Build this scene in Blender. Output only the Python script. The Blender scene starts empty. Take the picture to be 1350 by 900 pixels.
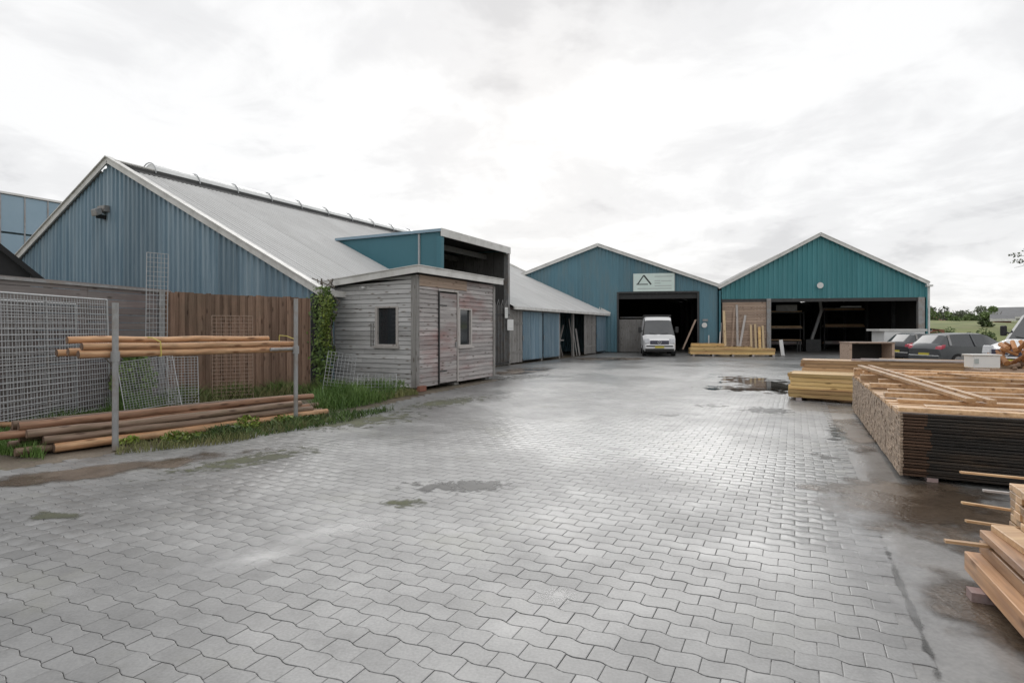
import bpy, math, random
import numpy as np
from mathutils import Vector, Matrix
R = math.radians
random.seed(7); NR = np.random.RandomState(11)
sc = bpy.context.scene
col = sc.collection
# ------------------------------------------------------------------ camera
CH = 1.70; FPX = 744.0; HY = 433.0
cd = bpy.data.cameras.new("camera"); cam = bpy.data.objects.new("camera", cd); col.objects.link(cam)
cam.location = (0, 0, CH); cam.rotation_euler = (R(90), 0, 0)
cd.sensor_width = 36.0; cd.lens = 36.0 * FPX / 1350.0; cd.shift_y = -(450.0 - HY) / 1350.0
cd.clip_end = 3000; cd.clip_start = 0.05
sc.camera = cam
sc.view_settings.view_transform = 'Standard'; sc.view_settings.look = 'None'
sc.view_settings.exposure = 0.28; sc.view_settings.gamma = 1.0
sc.cycles.transparent_max_bounces = 48
# ------------------------------------------------------------------ world
SUN_EL, SUN_AZ = R(25), R(2)      # azimuth from +Y clockwise
w = bpy.data.worlds.new("World"); sc.world = w; w.use_nodes = True
nt = w.node_tree; nt.nodes.clear(); N = nt.nodes.new; L = nt.links.new
def mth(nt, op, a, b=None, c=None, clamp=False):
    n = nt.nodes.new('ShaderNodeMath'); n.operation = op; n.use_clamp = clamp
    for i, v in enumerate((a, b, c)):
        if v is None: continue
        if isinstance(v, (int, float)): n.inputs[i].default_value = v
        else: nt.links.new(v, n.inputs[i])
    return n.outputs[0]
tc = N('ShaderNodeTexCoord'); sep = N('ShaderNodeSeparateXYZ'); L(tc.outputs['Generated'], sep.inputs[0])
den = mth(nt, 'ADD', mth(nt, 'MAXIMUM', sep.outputs[2], 0.0), 0.22)
cx = mth(nt, 'DIVIDE', sep.outputs[0], den); cy = mth(nt, 'DIVIDE', sep.outputs[1], den)
cmb = N('ShaderNodeCombineXYZ'); L(cx, cmb.inputs[0]); L(cy, cmb.inputs[1]); cmb.inputs[2].default_value = 7.4
def wnoise(scale, det, rough, dist=0.0):
    n = N('ShaderNodeTexNoise'); n.inputs['Scale'].default_value = scale; n.inputs['Detail'].default_value = det
    n.inputs['Roughness'].default_value = rough; n.inputs['Distortion'].default_value = dist
    L(cmb.outputs[0], n.inputs['Vector']); return n.outputs['Fac']
def wramp(src, pts):
    r = N('ShaderNodeValToRGB'); L(src, r.inputs[0]); e = r.color_ramp.elements
    while len(e) < len(pts): e.new(0.5)
    for k, (p, c) in zip(e, pts): k.position = p; k.color = c if len(c) == 4 else (*c, 1)
    r.color_ramp.interpolation = 'EASE'
    return r.outputs[0]
c1 = wnoise(1.15, 5, 0.55, 0.5); c2 = wnoise(3.6, 6, 0.6, 0.4)
cl = mth(nt, 'ADD', mth(nt, 'MULTIPLY', c1, 0.72), mth(nt, 'MULTIPLY', c2, 0.28))
low = mth(nt, 'SUBTRACT', 1.0, mth(nt, 'MULTIPLY', mth(nt, 'ABSOLUTE', mth(nt, 'SUBTRACT', sep.outputs[2], 0.24)), 4.0), clamp=True)
cl = mth(nt, 'SUBTRACT', cl, mth(nt, 'MULTIPLY', low, 0.03))
ccol = wramp(cl, [(0.36, (0.61, 0.61, 0.62)), (0.45, (0.735, 0.735, 0.74)), (0.545, (0.84, 0.84, 0.84))])
sky = N('ShaderNodeTexSky'); sky.sky_type = 'NISHITA'; sky.sun_disc = False
sky.sun_elevation = SUN_EL; sky.sun_rotation = SUN_AZ
bg1 = N('ShaderNodeBackground'); bg1.inputs[1].default_value = 0.08; L(sky.outputs[0], bg1.inputs[0])
bg2 = N('ShaderNodeBackground'); bg2.inputs[1].default_value = 1.0; L(ccol, bg2.inputs[0])
mx = N('ShaderNodeMixShader'); mx.inputs[0].default_value = 0.96
L(bg1.outputs[0], mx.inputs[1]); L(bg2.outputs[0], mx.inputs[2])
wo = N('ShaderNodeOutputWorld'); L(mx.outputs[0], wo.inputs[0])
sd = bpy.data.lights.new("sun", 'SUN'); sd.energy = 1.5; sd.angle = R(50); sd.color = (1.0, 0.985, 0.96)
so = bpy.data.objects.new("sun", sd); col.objects.link(so)
sv = Vector((math.sin(SUN_AZ) * math.cos(SUN_EL), math.cos(SUN_AZ) * math.cos(SUN_EL), math.sin(SUN_EL)))
so.rotation_euler = sv.to_track_quat('Z', 'Y').to_euler(); so.location = (0, 0, 30)

# ------------------------------------------------------------------ helpers
class MB:
    def __init__(s): s.v = []; s.f = []; s.t = []
    def add(s, vs, fs, tint=0.0):
        b = len(s.v); s.v += [tuple(p) for p in vs]
        for f in fs: s.f.append(tuple(b + i for i in f)); s.t.append(tint)
        return s
    def box(s, x0, x1, y0, y1, z0, z1, tint=0.0):
        return s.add([(x0,y0,z0),(x1,y0,z0),(x1,y1,z0),(x0,y1,z0),(x0,y0,z1),(x1,y0,z1),(x1,y1,z1),(x0,y1,z1)],
                     [(3,2,1,0),(4,5,6,7),(0,1,5,4),(1,2,6,5),(2,3,7,6),(3,0,4,7)], tint)
    def obox(s, p, ax, ay, az, tint=0.0, ch=0.0):
        """box centred at p with half-axis vectors; ch = chamfer (metres)"""
        p, ax, ay, az = map(Vector, (p, ax, ay, az))
        if ch <= 0:
            vs = [p + ax*i + ay*j + az*k for k in (-1,1) for (i,j) in ((-1,-1),(1,-1),(1,1),(-1,1))]
            return s.add(vs, [(3,2,1,0),(4,5,6,7),(0,1,5,4),(1,2,6,5),(2,3,7,6),(3,0,4,7)], tint)
        lx, ly, lz = ax.length, ay.length, az.length
        a, b, c = 1-ch/lx, 1-ch/ly, 1-ch/lz
        vs = []; idx = {}
        for i in (-1,1):
            for j in (-1,1):
                for k in (-1,1):
                    for m, (u,v,w_) in enumerate(((1,b,c),(a,1,c),(a,b,1))):
                        idx[(i,j,k,m)] = len(vs); vs.append(p + ax*i*u + ay*j*v + az*k*w_)
        I = idx; fs = []
        for i in (-1,1): fs.append([I[(i,-1,-1,0)],I[(i,1,-1,0)],I[(i,1,1,0)],I[(i,-1,1,0)]][::i])
        for j in (-1,1): fs.append([I[(-1,j,-1,1)],I[(1,j,-1,1)],I[(1,j,1,1)],I[(-1,j,1,1)]][::-j])
        for k in (-1,1): fs.append([I[(-1,-1,k,2)],I[(1,-1,k,2)],I[(1,1,k,2)],I[(-1,1,k,2)]][::k])
        for i in (-1,1):
            for j in (-1,1): fs.append([I[(i,j,-1,0)],I[(i,j,1,0)],I[(i,j,1,1)],I[(i,j,-1,1)]])
            for k in (-1,1): fs.append([I[(i,-1,k,0)],I[(i,1,k,0)],I[(i,1,k,2)],I[(i,-1,k,2)]])
        for j in (-1,1):
            for k in (-1,1): fs.append([I[(-1,j,k,1)],I[(1,j,k,1)],I[(1,j,k,2)],I[(-1,j,k,2)]])
        for i in (-1,1):
            for j in (-1,1):
                for k in (-1,1): fs.append([I[(i,j,k,0)],I[(i,j,k,1)],I[(i,j,k,2)]])
        return s.add(vs, fs, tint)
    def bar(s, p0, p1, w_, h, tint=0.0, ch=0.0, up=(0,0,1)):
        p0, p1 = Vector(p0), Vector(p1); d = p1 - p0; l = d.length; d.normalize()
        u = Vector(up)
        if abs(d.dot(u)) > 0.98: u = Vector((0,1,0))
        side = d.cross(u).normalized(); u = side.cross(d).normalized()
        return s.obox((p0+p1)/2, d*l/2, side*w_/2, u*h/2, tint, ch)
    def tube(s, p0, p1, r0, r1=None, n=8, caps=True, tint=0.0):
        if r1 is None: r1 = r0
        p0, p1 = Vector(p0), Vector(p1); d = (p1-p0).normalized()
        u = Vector((0,0,1)) if abs(d.z) < 0.9 else Vector((1,0,0))
        a = d.cross(u).normalized(); b = d.cross(a)
        vs = []
        for p, r in ((p0,r0),(p1,r1)):
            for i in range(n):
                t = 2*math.pi*i/n; vs.append(p + a*math.cos(t)*r + b*math.sin(t)*r)
        fs = [(i,(i+1)%n,n+(i+1)%n,n+i) for i in range(n)]
        if caps: fs += [tuple(range(n))[::-1], tuple(range(n,2*n))]
        return s.add(vs, fs, tint)
    def path(s, pts, r, n=6, tint=0.0):
        for i in range(len(pts)-1):
            ra = r[i] if isinstance(r,(list,tuple)) else r; rb = r[i+1] if isinstance(r,(list,tuple)) else r
            s.tube(pts[i], pts[i+1], ra, rb, n, True, tint)
        return s
    def prism(s, pts, o, a, b, ext, tint=0.0):
        """polygon pts (i,j) in plane o+a*i+b*j, extruded by vector ext"""
        o,a,b,ext = map(Vector,(o,a,b,ext)); n = len(pts)
        vs = [o+a*i+b*j for i,j in pts]; vs += [q+ext for q in vs]
        fs = [tuple(range(n)), tuple(range(2*n-1,n-1,-1))] + [(i,n+i,n+(i+1)%n,(i+1)%n) for i in range(n)]
        return s.add(vs, fs, tint)
    def build(s, name, mat, parent=None, smooth=False, loc=None):
        me = bpy.data.meshes.new(name); me.from_pydata(s.v, [], s.f); me.materials.append(mat)
        if any(s.t):
            at = me.attributes.new('tint', 'FLOAT', 'FACE'); at.data.foreach_set('value', s.t)
        if smooth:
            me.shade_smooth(); me.set_sharp_from_angle(angle=R(38))
        me.update()
        o = bpy.data.objects.new(name, me); col.objects.link(o)
        if parent is not None: o.parent = parent
        if loc: o.location = loc
        return o
def tag(o, label=None, cat=None, group=None, kind=None):
    if label: o['label'] = label
    if cat: o['category'] = cat
    if group: o['group'] = group
    if kind: o['kind'] = kind
    return o
def thing(name, label, cat, loc=(0,0,0), rz=0.0, group=None):
    o = bpy.data.objects.new(name, None); col.objects.link(o); o.location = loc; o.rotation_euler = (0,0,rz)
    o.empty_display_size = 0.3
    return tag(o, label, cat, group)
def piece(name, src, parent, loc=(0,0,0), rot=(0,0,0)):
    o = bpy.data.objects.new(name, src.data); col.objects.link(o); o.parent = parent; o.location = loc; o.rotation_euler = rot
    return o
def copy_tree(root, label=None):
    c = root.copy(); col.objects.link(c)
    if label: c['label'] = label
    for ch in root.children:
        d = ch.copy(); col.objects.link(d); d.parent = c
        for g in ch.children:
            e = g.copy(); col.objects.link(e); e.parent = d
    return c
def ground(px, py, z=0.0):
    Y = FPX*(CH-z)/(py-HY); return Vector(((px-675)/FPX*Y, Y, z))
def at(px, py, Y): return Vector(((px-675)/FPX*Y, Y, CH+(HY-py)/FPX*Y))

# ------------------------------------------------------------------ materials
def mat(name, c1, c2=None, scale=(4,4,4), rough=0.7, bump=0.0, var=0.12, spec=0.4, metal=0.0, detail=5, rvar=0.0,
        dirt=None, dscale=0.6, damt=0.5, knots=None):
    m = bpy.data.materials.new(name); m.use_nodes = True; nt = m.node_tree
    n = nt.nodes; l = nt.links; b = n['Principled BSDF']
    b.inputs['Roughness'].default_value = rough; b.inputs['Metallic'].default_value = metal
    b.inputs['Specular IOR Level'].default_value = spec
    if c2 is None: c2 = tuple(x*0.8 for x in c1)
    tcn = n.new('ShaderNodeTexCoord'); mp = n.new('ShaderNodeMapping'); mp.inputs['Scale'].default_value = scale
    l.new(tcn.outputs['Object'], mp.inputs[0])
    no = n.new('ShaderNodeTexNoise'); no.inputs['Scale'].default_value = 1.0; no.inputs['Detail'].default_value = detail
    no.inputs['Roughness'].default_value = 0.6; l.new(mp.outputs[0], no.inputs['Vector'])
    rp = n.new('ShaderNodeValToRGB'); rp.color_ramp.elements[0].position = 0.32; rp.color_ramp.elements[1].position = 0.68
    rp.color_ramp.elements[0].color = (*c1,1); rp.color_ramp.elements[1].color = (*c2,1)
    l.new(no.outputs['Fac'], rp.inputs[0]); colr = rp.outputs[0]
    if dirt:
        mp2 = n.new('ShaderNodeMapping'); mp2.inputs['Scale'].default_value = dscale if isinstance(dscale, tuple) else (dscale,)*3
        mp2.inputs['Location'].default_value = (3.3, 1.7, 5.1)
        l.new(tcn.outputs['Object'], mp2.inputs[0])
        n2 = n.new('ShaderNodeTexNoise'); n2.inputs['Scale'].default_value = 1.0; n2.inputs['Detail'].default_value = 7
        n2.inputs['Roughness'].default_value = 0.65
        l.new(mp2.outputs[0], n2.inputs['Vector'])
        r2 = n.new('ShaderNodeValToRGB'); r2.color_ramp.elements[0].position = 0.46; r2.color_ramp.elements[1].position = 0.66
        r2.color_ramp.elements[0].color = (0,0,0,1); r2.color_ramp.elements[1].color = (damt,)*3+(1,)
        l.new(n2.outputs['Fac'], r2.inputs[0])
        mxn = n.new('ShaderNodeMix'); mxn.data_type = 'RGBA'; l.new(r2.outputs[0], mxn.inputs[0]); l.new(colr, mxn.inputs[6])
        mxn.inputs[7].default_value = (*dirt,1); colr = mxn.outputs[2]
    if knots:
        mk = n.new('ShaderNodeMapping'); mk.inputs['Scale'].default_value = knots; l.new(tcn.outputs['Object'], mk.inputs[0])
        vo = n.new('ShaderNodeTexVoronoi'); vo.inputs['Scale'].default_value = 1.0; l.new(mk.outputs[0], vo.inputs['Vector'])
        rk_ = n.new('ShaderNodeValToRGB'); rk_.color_ramp.elements[0].position = 0.10; rk_.color_ramp.elements[1].position = 0.24
        rk_.color_ramp.elements[0].color = (0.8,0.8,0.8,1); rk_.color_ramp.elements[1].color = (0,0,0,1); l.new(vo.outputs['Distance'], rk_.inputs[0])
        mxk = n.new('ShaderNodeMix'); mxk.data_type = 'RGBA'; l.new(rk_.outputs[0], mxk.inputs[0]); l.new(colr, mxk.inputs[6])
        mxk.inputs[7].default_value = (c1[0]*0.35, c1[1]*0.28, c1[2]*0.22, 1); colr = mxk.outputs[2]
    if var > 0:
        oi = n.new('ShaderNodeObjectInfo'); att = n.new('ShaderNodeAttribute'); att.attribute_name = 'tint'
        f = mth(nt, 'MULTIPLY', mth(nt, 'SUBTRACT', oi.outputs['Random'], 0.5), var)
        f = mth(nt, 'ADD', mth(nt, 'ADD', f, 1.0), mth(nt, 'MULTIPLY', att.outputs['Fac'], var))
        hs = n.new('ShaderNodeHueSaturation'); l.new(colr, hs.inputs['Color']); l.new(f, hs.inputs['Value']); colr = hs.outputs[0]
    l.new(colr, b.inputs['Base Color'])
    if rvar > 0:
        n3 = n.new('ShaderNodeTexNoise'); n3.inputs['Scale'].default_value = 0.8; n3.inputs['Detail'].default_value = 4
        l.new(tcn.outputs['Object'], n3.inputs['Vector'])
        l.new(mth(nt, 'ADD', mth(nt, 'MULTIPLY', mth(nt, 'SUBTRACT', n3.outputs['Fac'], 0.5), rvar*2), rough, clamp=True), b.inputs['Roughness'])
    if bump > 0:
        bn = n.new('ShaderNodeBump'); bn.inputs['Strength'].default_value = 1.0; bn.inputs['Distance'].default_value = bump
        l.new(no.outputs['Fac'], bn.inputs['Height']); l.new(bn.outputs[0], b.inputs['Normal'])
    return m
def glass(name, c=(0.02,0.025,0.03), rough=0.06):
    return mat(name, c, c, rough=rough, var=0, spec=0.9)
def wood(name, c1, c2, ax='x', **k):
    sc_ = {'x': (1.2, 26, 26), 'y': (26, 1.2, 26), 'z': (26, 26, 1.2)}[ax]
    k.setdefault('knots', {'x': (2.6, 9, 9), 'y': (9, 2.6, 9), 'z': (9, 9, 2.6)}[ax]); k.setdefault('bump', 0.0012); k.setdefault('var', 0.45); k.setdefault('rough', 0.62)
    return mat(name, c1, c2, scale=sc_, **k)
M = {}
M['blue'] = mat('blue_sheet', (0.125,0.205,0.265), (0.17,0.255,0.32), (0.6,0.6,0.25), 0.42, var=0.30, dirt=(0.25,0.33,0.385), dscale=(4.5,4.5,0.22), damt=1.0)
M['teal_d'] = mat('teal_sheet_dormer', (0.045,0.15,0.19), (0.055,0.17,0.21), (0.6,0.6,0.3), 0.45, var=0.06)
M['teal_m'] = mat('grey_teal_sheet', (0.085,0.185,0.235), (0.105,0.215,0.265), (0.6,0.6,0.3), 0.45, var=0.14, dirt=(0.14,0.20,0.22), dscale=(2,2,0.3), damt=0.6)
M['teal_r'] = mat('teal_sheet', (0.052,0.21,0.235), (0.066,0.24,0.265), (0.6,0.6,0.3), 0.45, var=0.12, dirt=(0.09,0.26,0.29), dscale=(2,2,0.25), damt=0.6)
M['roof'] = mat('fibre_cement', (0.50,0.50,0.495), (0.56,0.56,0.555), (0.5,0.5,0.5), 0.8, 0.0, var=0.06, dirt=(0.43,0.428,0.42), dscale=(2.4,0.35,0.35), damt=0.5)
M['roof_far'] = mat('fibre_cement_far', (0.42,0.42,0.41), (0.5,0.5,0.49), (0.7,0.7,0.7), 0.75, var=0.06)
M['fascia'] = mat('white_fascia', (0.62,0.61,0.59), (0.72,0.71,0.69), (3,3,3), 0.5, var=0.05, dirt=(0.4,0.39,0.36), dscale=2.0, damt=0.5)
M['skylight'] = mat('vault_sheet', (0.62,0.63,0.63), (0.72,0.73,0.73), (2,2,2), 0.25, var=0.05, spec=0.6)
M['darkmetal'] = mat('dark_metal', (0.035,0.036,0.038), (0.055,0.055,0.055), (5,5,5), 0.5, var=0.1)
M['galv'] = mat('galvanised', (0.34,0.345,0.35), (0.25,0.25,0.25), (14,14,6), 0.5, var=0.15, metal=0.3, dirt=(0.24,0.19,0.15), dscale=3.0, damt=0.7)
M['wire'] = mat('galvanised_wire', (0.36,0.37,0.38), (0.46,0.47,0.48), (9,9,9), 0.5, var=0.15, metal=0.2)
M['rustwire'] = mat('rusty_wire', (0.26,0.16,0.11), (0.34,0.27,0.22), (12,12,12), 0.8, var=0.2)
M['white'] = mat('white_paint', (0.78,0.78,0.77), (0.72,0.72,0.71), (2,2,2), 0.35, var=0.03, spec=0.5)
M['vanwhite'] = mat('van_white', (0.80,0.80,0.80), (0.76,0.76,0.76), (1,1,1), 0.25, var=0, spec=0.6)
M['black'] = mat('black_plastic', (0.02,0.02,0.021), (0.03,0.03,0.03), (6,6,6), 0.5, var=0.05)
M['rubber'] = mat('tyre_rubber', (0.02,0.02,0.02), (0.03,0.03,0.03), (9,9,9), 0.85, var=0.05)
M['blackroof'] = mat('black_roof', (0.012,0.013,0.014), (0.02,0.02,0.022), (3,3,3), 0.75, var=0.1)
M['greywood'] = wood('weathered_boards', (0.28,0.26,0.255), (0.48,0.45,0.44), 'x', dirt=(0.27,0.155,0.145), dscale=(0.5,0.5,1.6), damt=0.8, var=0.38)
M['greywood_y'] = wood('weathered_boards_y', (0.42,0.415,0.412), (0.58,0.575,0.57), 'y', dirt=(0.17,0.16,0.15), dscale=(0.5,0.5,1.6), damt=0.5, var=0.34)
M['greywood_z'] = wood('weathered_boards_z', (0.20,0.19,0.18), (0.32,0.31,0.30), 'z', dirt=(0.12,0.11,0.10), damt=0.5, var=0.35)
M['shadewood'] = wood('shaded_weathered_boards', (0.07,0.068,0.066), (0.12,0.118,0.115), 'z', var=0.4)  # weathered boards darkened: the bay's inner shade painted into the colour
M['palewood'] = wood('pale_trim', (0.42,0.39,0.37), (0.50,0.47,0.45), 'z', var=0.15)
M['brownboard'] = wood('brown_fence_boards', (0.155,0.09,0.06), (0.27,0.175,0.125), 'z', dirt=(0.09,0.08,0.05), damt=0.5, var=0.4)
M['wallboard'] = wood('grey_wall_boards', (0.15,0.135,0.13), (0.22,0.195,0.185), 'x', dirt=(0.13,0.08,0.08), damt=0.5, var=0.3)
M['brownpanel'] = wood('barn_board_wall', (0.33,0.235,0.175), (0.46,0.345,0.27), 'x', var=0.35)
M['fresh_x'] = wood('fresh_timber_x', (0.48,0.28,0.14), (0.64,0.44,0.25), 'x', dirt=(0.30,0.17,0.09), dscale=(0.7,7,9), damt=0.7, var=0.6, rough=0.42)
M['fresh_y'] = wood('fresh_timber_y', (0.46,0.275,0.14), (0.63,0.44,0.26), 'y', dirt=(0.28,0.16,0.09), dscale=(7,0.7,9), damt=0.7, var=0.7, rough=0.40)
M['fresh_z'] = wood('fresh_timber_z', (0.58,0.42,0.24), (0.68,0.54,0.34), 'z', var=0.3)
M['yellow_y'] = wood('yellow_timber', (0.40,0.27,0.10), (0.50,0.35,0.15), 'y', dirt=(0.30,0.17,0.09), dscale=(4,0.6,7), damt=0.6, var=0.45)
M['yellow_x'] = wood('yellow_timber_x', (0.54,0.35,0.13), (0.70,0.50,0.23), 'x', dirt=(0.36,0.18,0.10), dscale=(0.6,5,9), damt=0.75, var=0.6)
M['end'] = mat('board_ends', (0.30,0.225,0.165), (0.38,0.295,0.225), (50,50,50), 0.8, 0.001, var=0.45, dirt=(0.22,0.17,0.13), dscale=2.2, damt=0.5)
M['wetboard'] = wood('dark_wet_boards', (0.014,0.013,0.012), (0.036,0.030,0.025), 'y', dirt=(0.09,0.055,0.03), dscale=(1.5,1.1,6), damt=0.45, var=0.8, rough=0.6)
M['brownend'] = wood('brown_board_edge', (0.055,0.03,0.018), (0.11,0.062,0.038), 'y', var=0.6)
M['bark'] = wood('log_wood', (0.13,0.078,0.052), (0.33,0.235,0.175), 'x', dirt=(0.10,0.085,0.045), dscale=(1.6,12,12), damt=0.75, var=0.4, bump=0.003)
M['bark2'] = wood('red_brown_log', (0.20,0.085,0.045), (0.42,0.25,0.16), 'x', dirt=(0.11,0.08,0.045), dscale=(1.6,12,12), damt=0.7, var=0.4, bump=0.003)
M['pole'] = wood('peeled_pole', (0.40,0.19,0.09), (0.62,0.40,0.23), 'x', dirt=(0.22,0.14,0.08), dscale=(2.2,12,12), damt=0.75, var=0.3, bump=0.002)
M['logend'] = mat('log_end', (0.09,0.055,0.04), (0.22,0.15,0.105), (30,30,30), 0.85, 0.001, var=0.4)
M['leaf'] = mat('leaf_green', (0.045,0.085,0.018), (0.11,0.16,0.035), (2.5,2.5,2.5), 0.55, var=0.9)
M['leafy'] = mat('leaf_yellow_green', (0.14,0.20,0.03), (0.22,0.28,0.05), (2.5,2.5,2.5), 0.5, var=0.6)
M['grass'] = mat('grass_blade', (0.055,0.125,0.02), (0.12,0.19,0.045), (1.5,1.5,1.5), 0.6, var=0.7)
M['drygrass'] = mat('grass_dry', (0.15,0.17,0.06), (0.22,0.21,0.09), (1.5,1.5,1.5), 0.7, var=0.6)
M['bushfar'] = mat('far_foliage', (0.10,0.15,0.055), (0.19,0.25,0.10), (0.5,0.5,0.5), 0.8, var=0.7)
M['bushgrey'] = mat('far_grey_foliage', (0.13,0.145,0.11), (0.20,0.22,0.17), (0.5,0.5,0.5), 0.8, var=0.6)
M['twig'] = mat('twig', (0.10,0.085,0.07), (0.15,0.13,0.11), (8,8,8), 0.9, var=0.2)
M['field'] = mat('field_grass', (0.12,0.15,0.05), (0.22,0.235,0.09), (0.3,0.3,0.3), 0.9, var=0, dirt=(0.21,0.19,0.11), dscale=0.12, damt=0.5)
M['glass'] = glass('dark_glass'); M['carglass'] = glass('car_glass', (0.03,0.034,0.038), 0.05)
M['screen'] = mat('windscreen', (0.05,0.053,0.057), (0.07,0.073,0.077), (1,1,1), 0.08, var=0, spec=0.9)
M['cargrey'] = mat('grey_car_paint', (0.10,0.105,0.11), (0.11,0.115,0.12), (1,1,1), 0.28, var=0, spec=0.6, metal=0.4)
M['cardark'] = mat('dark_car_paint', (0.035,0.037,0.04), (0.04,0.04,0.045), (1,1,1), 0.25, var=0, spec=0.6)
M['red'] = mat('red_lamp', (0.42,0.02,0.05), (0.5,0.04,0.07), (1,1,1), 0.2, var=0, spec=0.7)
M['lamp'] = mat('headlamp', (0.55,0.56,0.58), (0.65,0.66,0.68), (8,8,8), 0.12, var=0, spec=0.8)
M['plate'] = mat('yellow_plate', (0.55,0.47,0.06), (0.6,0.5,0.08), (1,1,1), 0.5, var=0)
M['navy'] = mat('navy_grille', (0.02,0.02,0.06), (0.03,0.03,0.08), (1,1,1), 0.4, var=0)
M['strap'] = mat('yellow_strap', (0.55,0.48,0.12), (0.5,0.42,0.1), (9,9,9), 0.6, var=0)
M['bluepanel'] = mat('pale_blue_panel', (0.20,0.30,0.37), (0.25,0.345,0.42), (0.4,0.4,0.4), 0.3, var=0.12, spec=0.6)
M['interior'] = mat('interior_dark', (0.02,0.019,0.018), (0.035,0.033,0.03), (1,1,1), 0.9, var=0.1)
M['intfloor'] = mat('interior_floor', (0.10,0.095,0.09), (0.14,0.135,0.13), (1,1,1), 0.7, var=0)
M['brick'] = mat('red_brick', (0.30,0.13,0.09), (0.22,0.10,0.07), (2,2,2), 0.85, var=0.2)
M['redroof'] = mat('red_tiles', (0.26,0.11,0.09), (0.20,0.09,0.08), (2,2,2), 0.8, var=0.1)
M['greyroof'] = mat('grey_roof', (0.16,0.16,0.165), (0.20,0.20,0.205), (2,2,2), 0.7, var=0.1)
M['concrete'] = mat('concrete_block', (0.28,0.27,0.26), (0.20,0.19,0.18), (6,6,6), 0.85, 0.002, var=0.2)
M['orange'] = mat('orange_log', (0.34,0.15,0.06), (0.46,0.24,0.11), (20,20,20), 0.8, 0.002, var=0.6)
M['signgrey'] = mat('sign_print', (0.03,0.035,0.035), (0.04,0.045,0.045), (1,1,1), 0.5, var=0)
M['signsoft'] = mat('sign_soft_print', (0.42,0.46,0.45), (0.45,0.49,0.48), (1,1,1), 0.5, var=0)
M['signboard'] = mat('sign_board', (0.60,0.71,0.67), (0.66,0.76,0.72), (1,1,1), 0.4, var=0)

# wet ground materials (world-scale)
def wetmat(name, c1, c2, r_dry, r_wet, moss=None, scale=0.35, fine=60, bump=0.0003, tintvar=0.16, wetlo=0.42, wethi=0.60, mossamt=0.6, dark=0.62):
    m = bpy.data.materials.new(name); m.use_nodes = True; nt = m.node_tree; n = nt.nodes; l = nt.links; b = n['Principled BSDF']
    geo = n.new('ShaderNodeNewGeometry')
    def nz(s, d, off=0.0, rough=0.55):
        x = n.new('ShaderNodeTexNoise'); x.inputs['Scale'].default_value = s; x.inputs['Detail'].default_value = d
        x.inputs['Roughness'].default_value = rough
        mp = n.new('ShaderNodeMapping'); mp.inputs['Location'].default_value = (off, off*0.7, 0); l.new(geo.outputs['Position'], mp.inputs[0])
        l.new(mp.outputs[0], x.inputs['Vector']); return x.outputs['Fac']
    def ramp(src, p0, p1, a, bb):
        r = n.new('ShaderNodeValToRGB'); r.color_ramp.elements[0].position = p0; r.color_ramp.elements[1].position = p1
        r.color_ramp.elements[0].color = a if isinstance(a, tuple) and len(a)==4 else ((*a,1) if isinstance(a, tuple) else (a,a,a,1))
        r.color_ramp.elements[1].color = (*bb,1) if isinstance(bb, tuple) else (bb,bb,bb,1)
        l.new(src, r.inputs[0]); return r.outputs[0]
    base = ramp(nz(fine, 3), 0.3, 0.7, c1, c2)
    blot = mth(nt, 'MULTIPLY', ramp(nz(1.6, 5, 4.0), 0.35, 0.7, 0.82, 1.1), ramp(nz(0.33, 6, 33.0, 0.65), 0.38, 0.62, 0.80, 1.12))
    grime = ramp(nz(6.0, 6, 12.0, 0.7), 0.50, 0.72, 1.0, 0.78); blot = mth(nt, 'MULTIPLY', blot, grime)
    oi = n.new('ShaderNodeObjectInfo'); att = n.new('ShaderNodeAttribute'); att.attribute_name = 'tint'
    f = mth(nt, 'ADD', mth(nt, 'MULTIPLY', mth(nt, 'SUBTRACT', oi.outputs['Random'], 0.5), tintvar), 1.0)
    f = mth(nt, 'ADD', f, mth(nt, 'MULTIPLY', att.outputs['Fac'], tintvar))
    f = mth(nt, 'MULTIPLY', f, blot)
    wet = ramp(nz(scale, 6, 9.0, 0.6), wetlo, wethi, 0.0, 1.0)
    f = mth(nt, 'MULTIPLY', f, mth(nt, 'SUBTRACT', 1.0, mth(nt, 'MULTIPLY', wet, 1.0-dark)))
    hs = n.new('ShaderNodeHueSaturation'); l.new(base, hs.inputs['Color']); l.new(f, hs.inputs['Value']); c = hs.outputs[0]
    if moss:
        mk = ramp(nz(0.9, 6, 21.0, 0.65), 0.56, 0.70, 0.0, mossamt)
        mi = n.new('ShaderNodeMix'); mi.data_type = 'RGBA'; l.new(mk, mi.inputs[0]); l.new(c, mi.inputs[6]); mi.inputs[7].default_value = (*moss,1); c = mi.outputs[2]
    l.new(c, b.inputs['Base Color'])
    l.new(mth(nt, 'ADD', mth(nt, 'MULTIPLY', wet, r_wet-r_dry), r_dry), b.inputs['Roughness'])
    b.inputs['Specular IOR Level'].default_value = 0.5
    bn = n.new('ShaderNodeBump'); bn.inputs['Strength'].default_value = 1.0; bn.inputs['Distance'].default_value = bump
    l.new(nz(fine*1.3, 3), bn.inputs['Height']); l.new(bn.outputs[0], b.inputs['Normal'])
    return m
M['paver'] = wetmat('wet_paver', (0.23,0.229,0.227), (0.30,0.299,0.297), 0.50, 0.30, moss=(0.21,0.21,0.16), mossamt=0.3, dark=0.84, scale=0.30, tintvar=0.24, wetlo=0.44, wethi=0.56)
M['joint'] = wetmat('joint_sand', (0.11,0.105,0.095), (0.16,0.155,0.14), 0.5, 0.2, fine=90, dark=0.8, moss=(0.075,0.09,0.035), mossamt=0.85)
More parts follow.
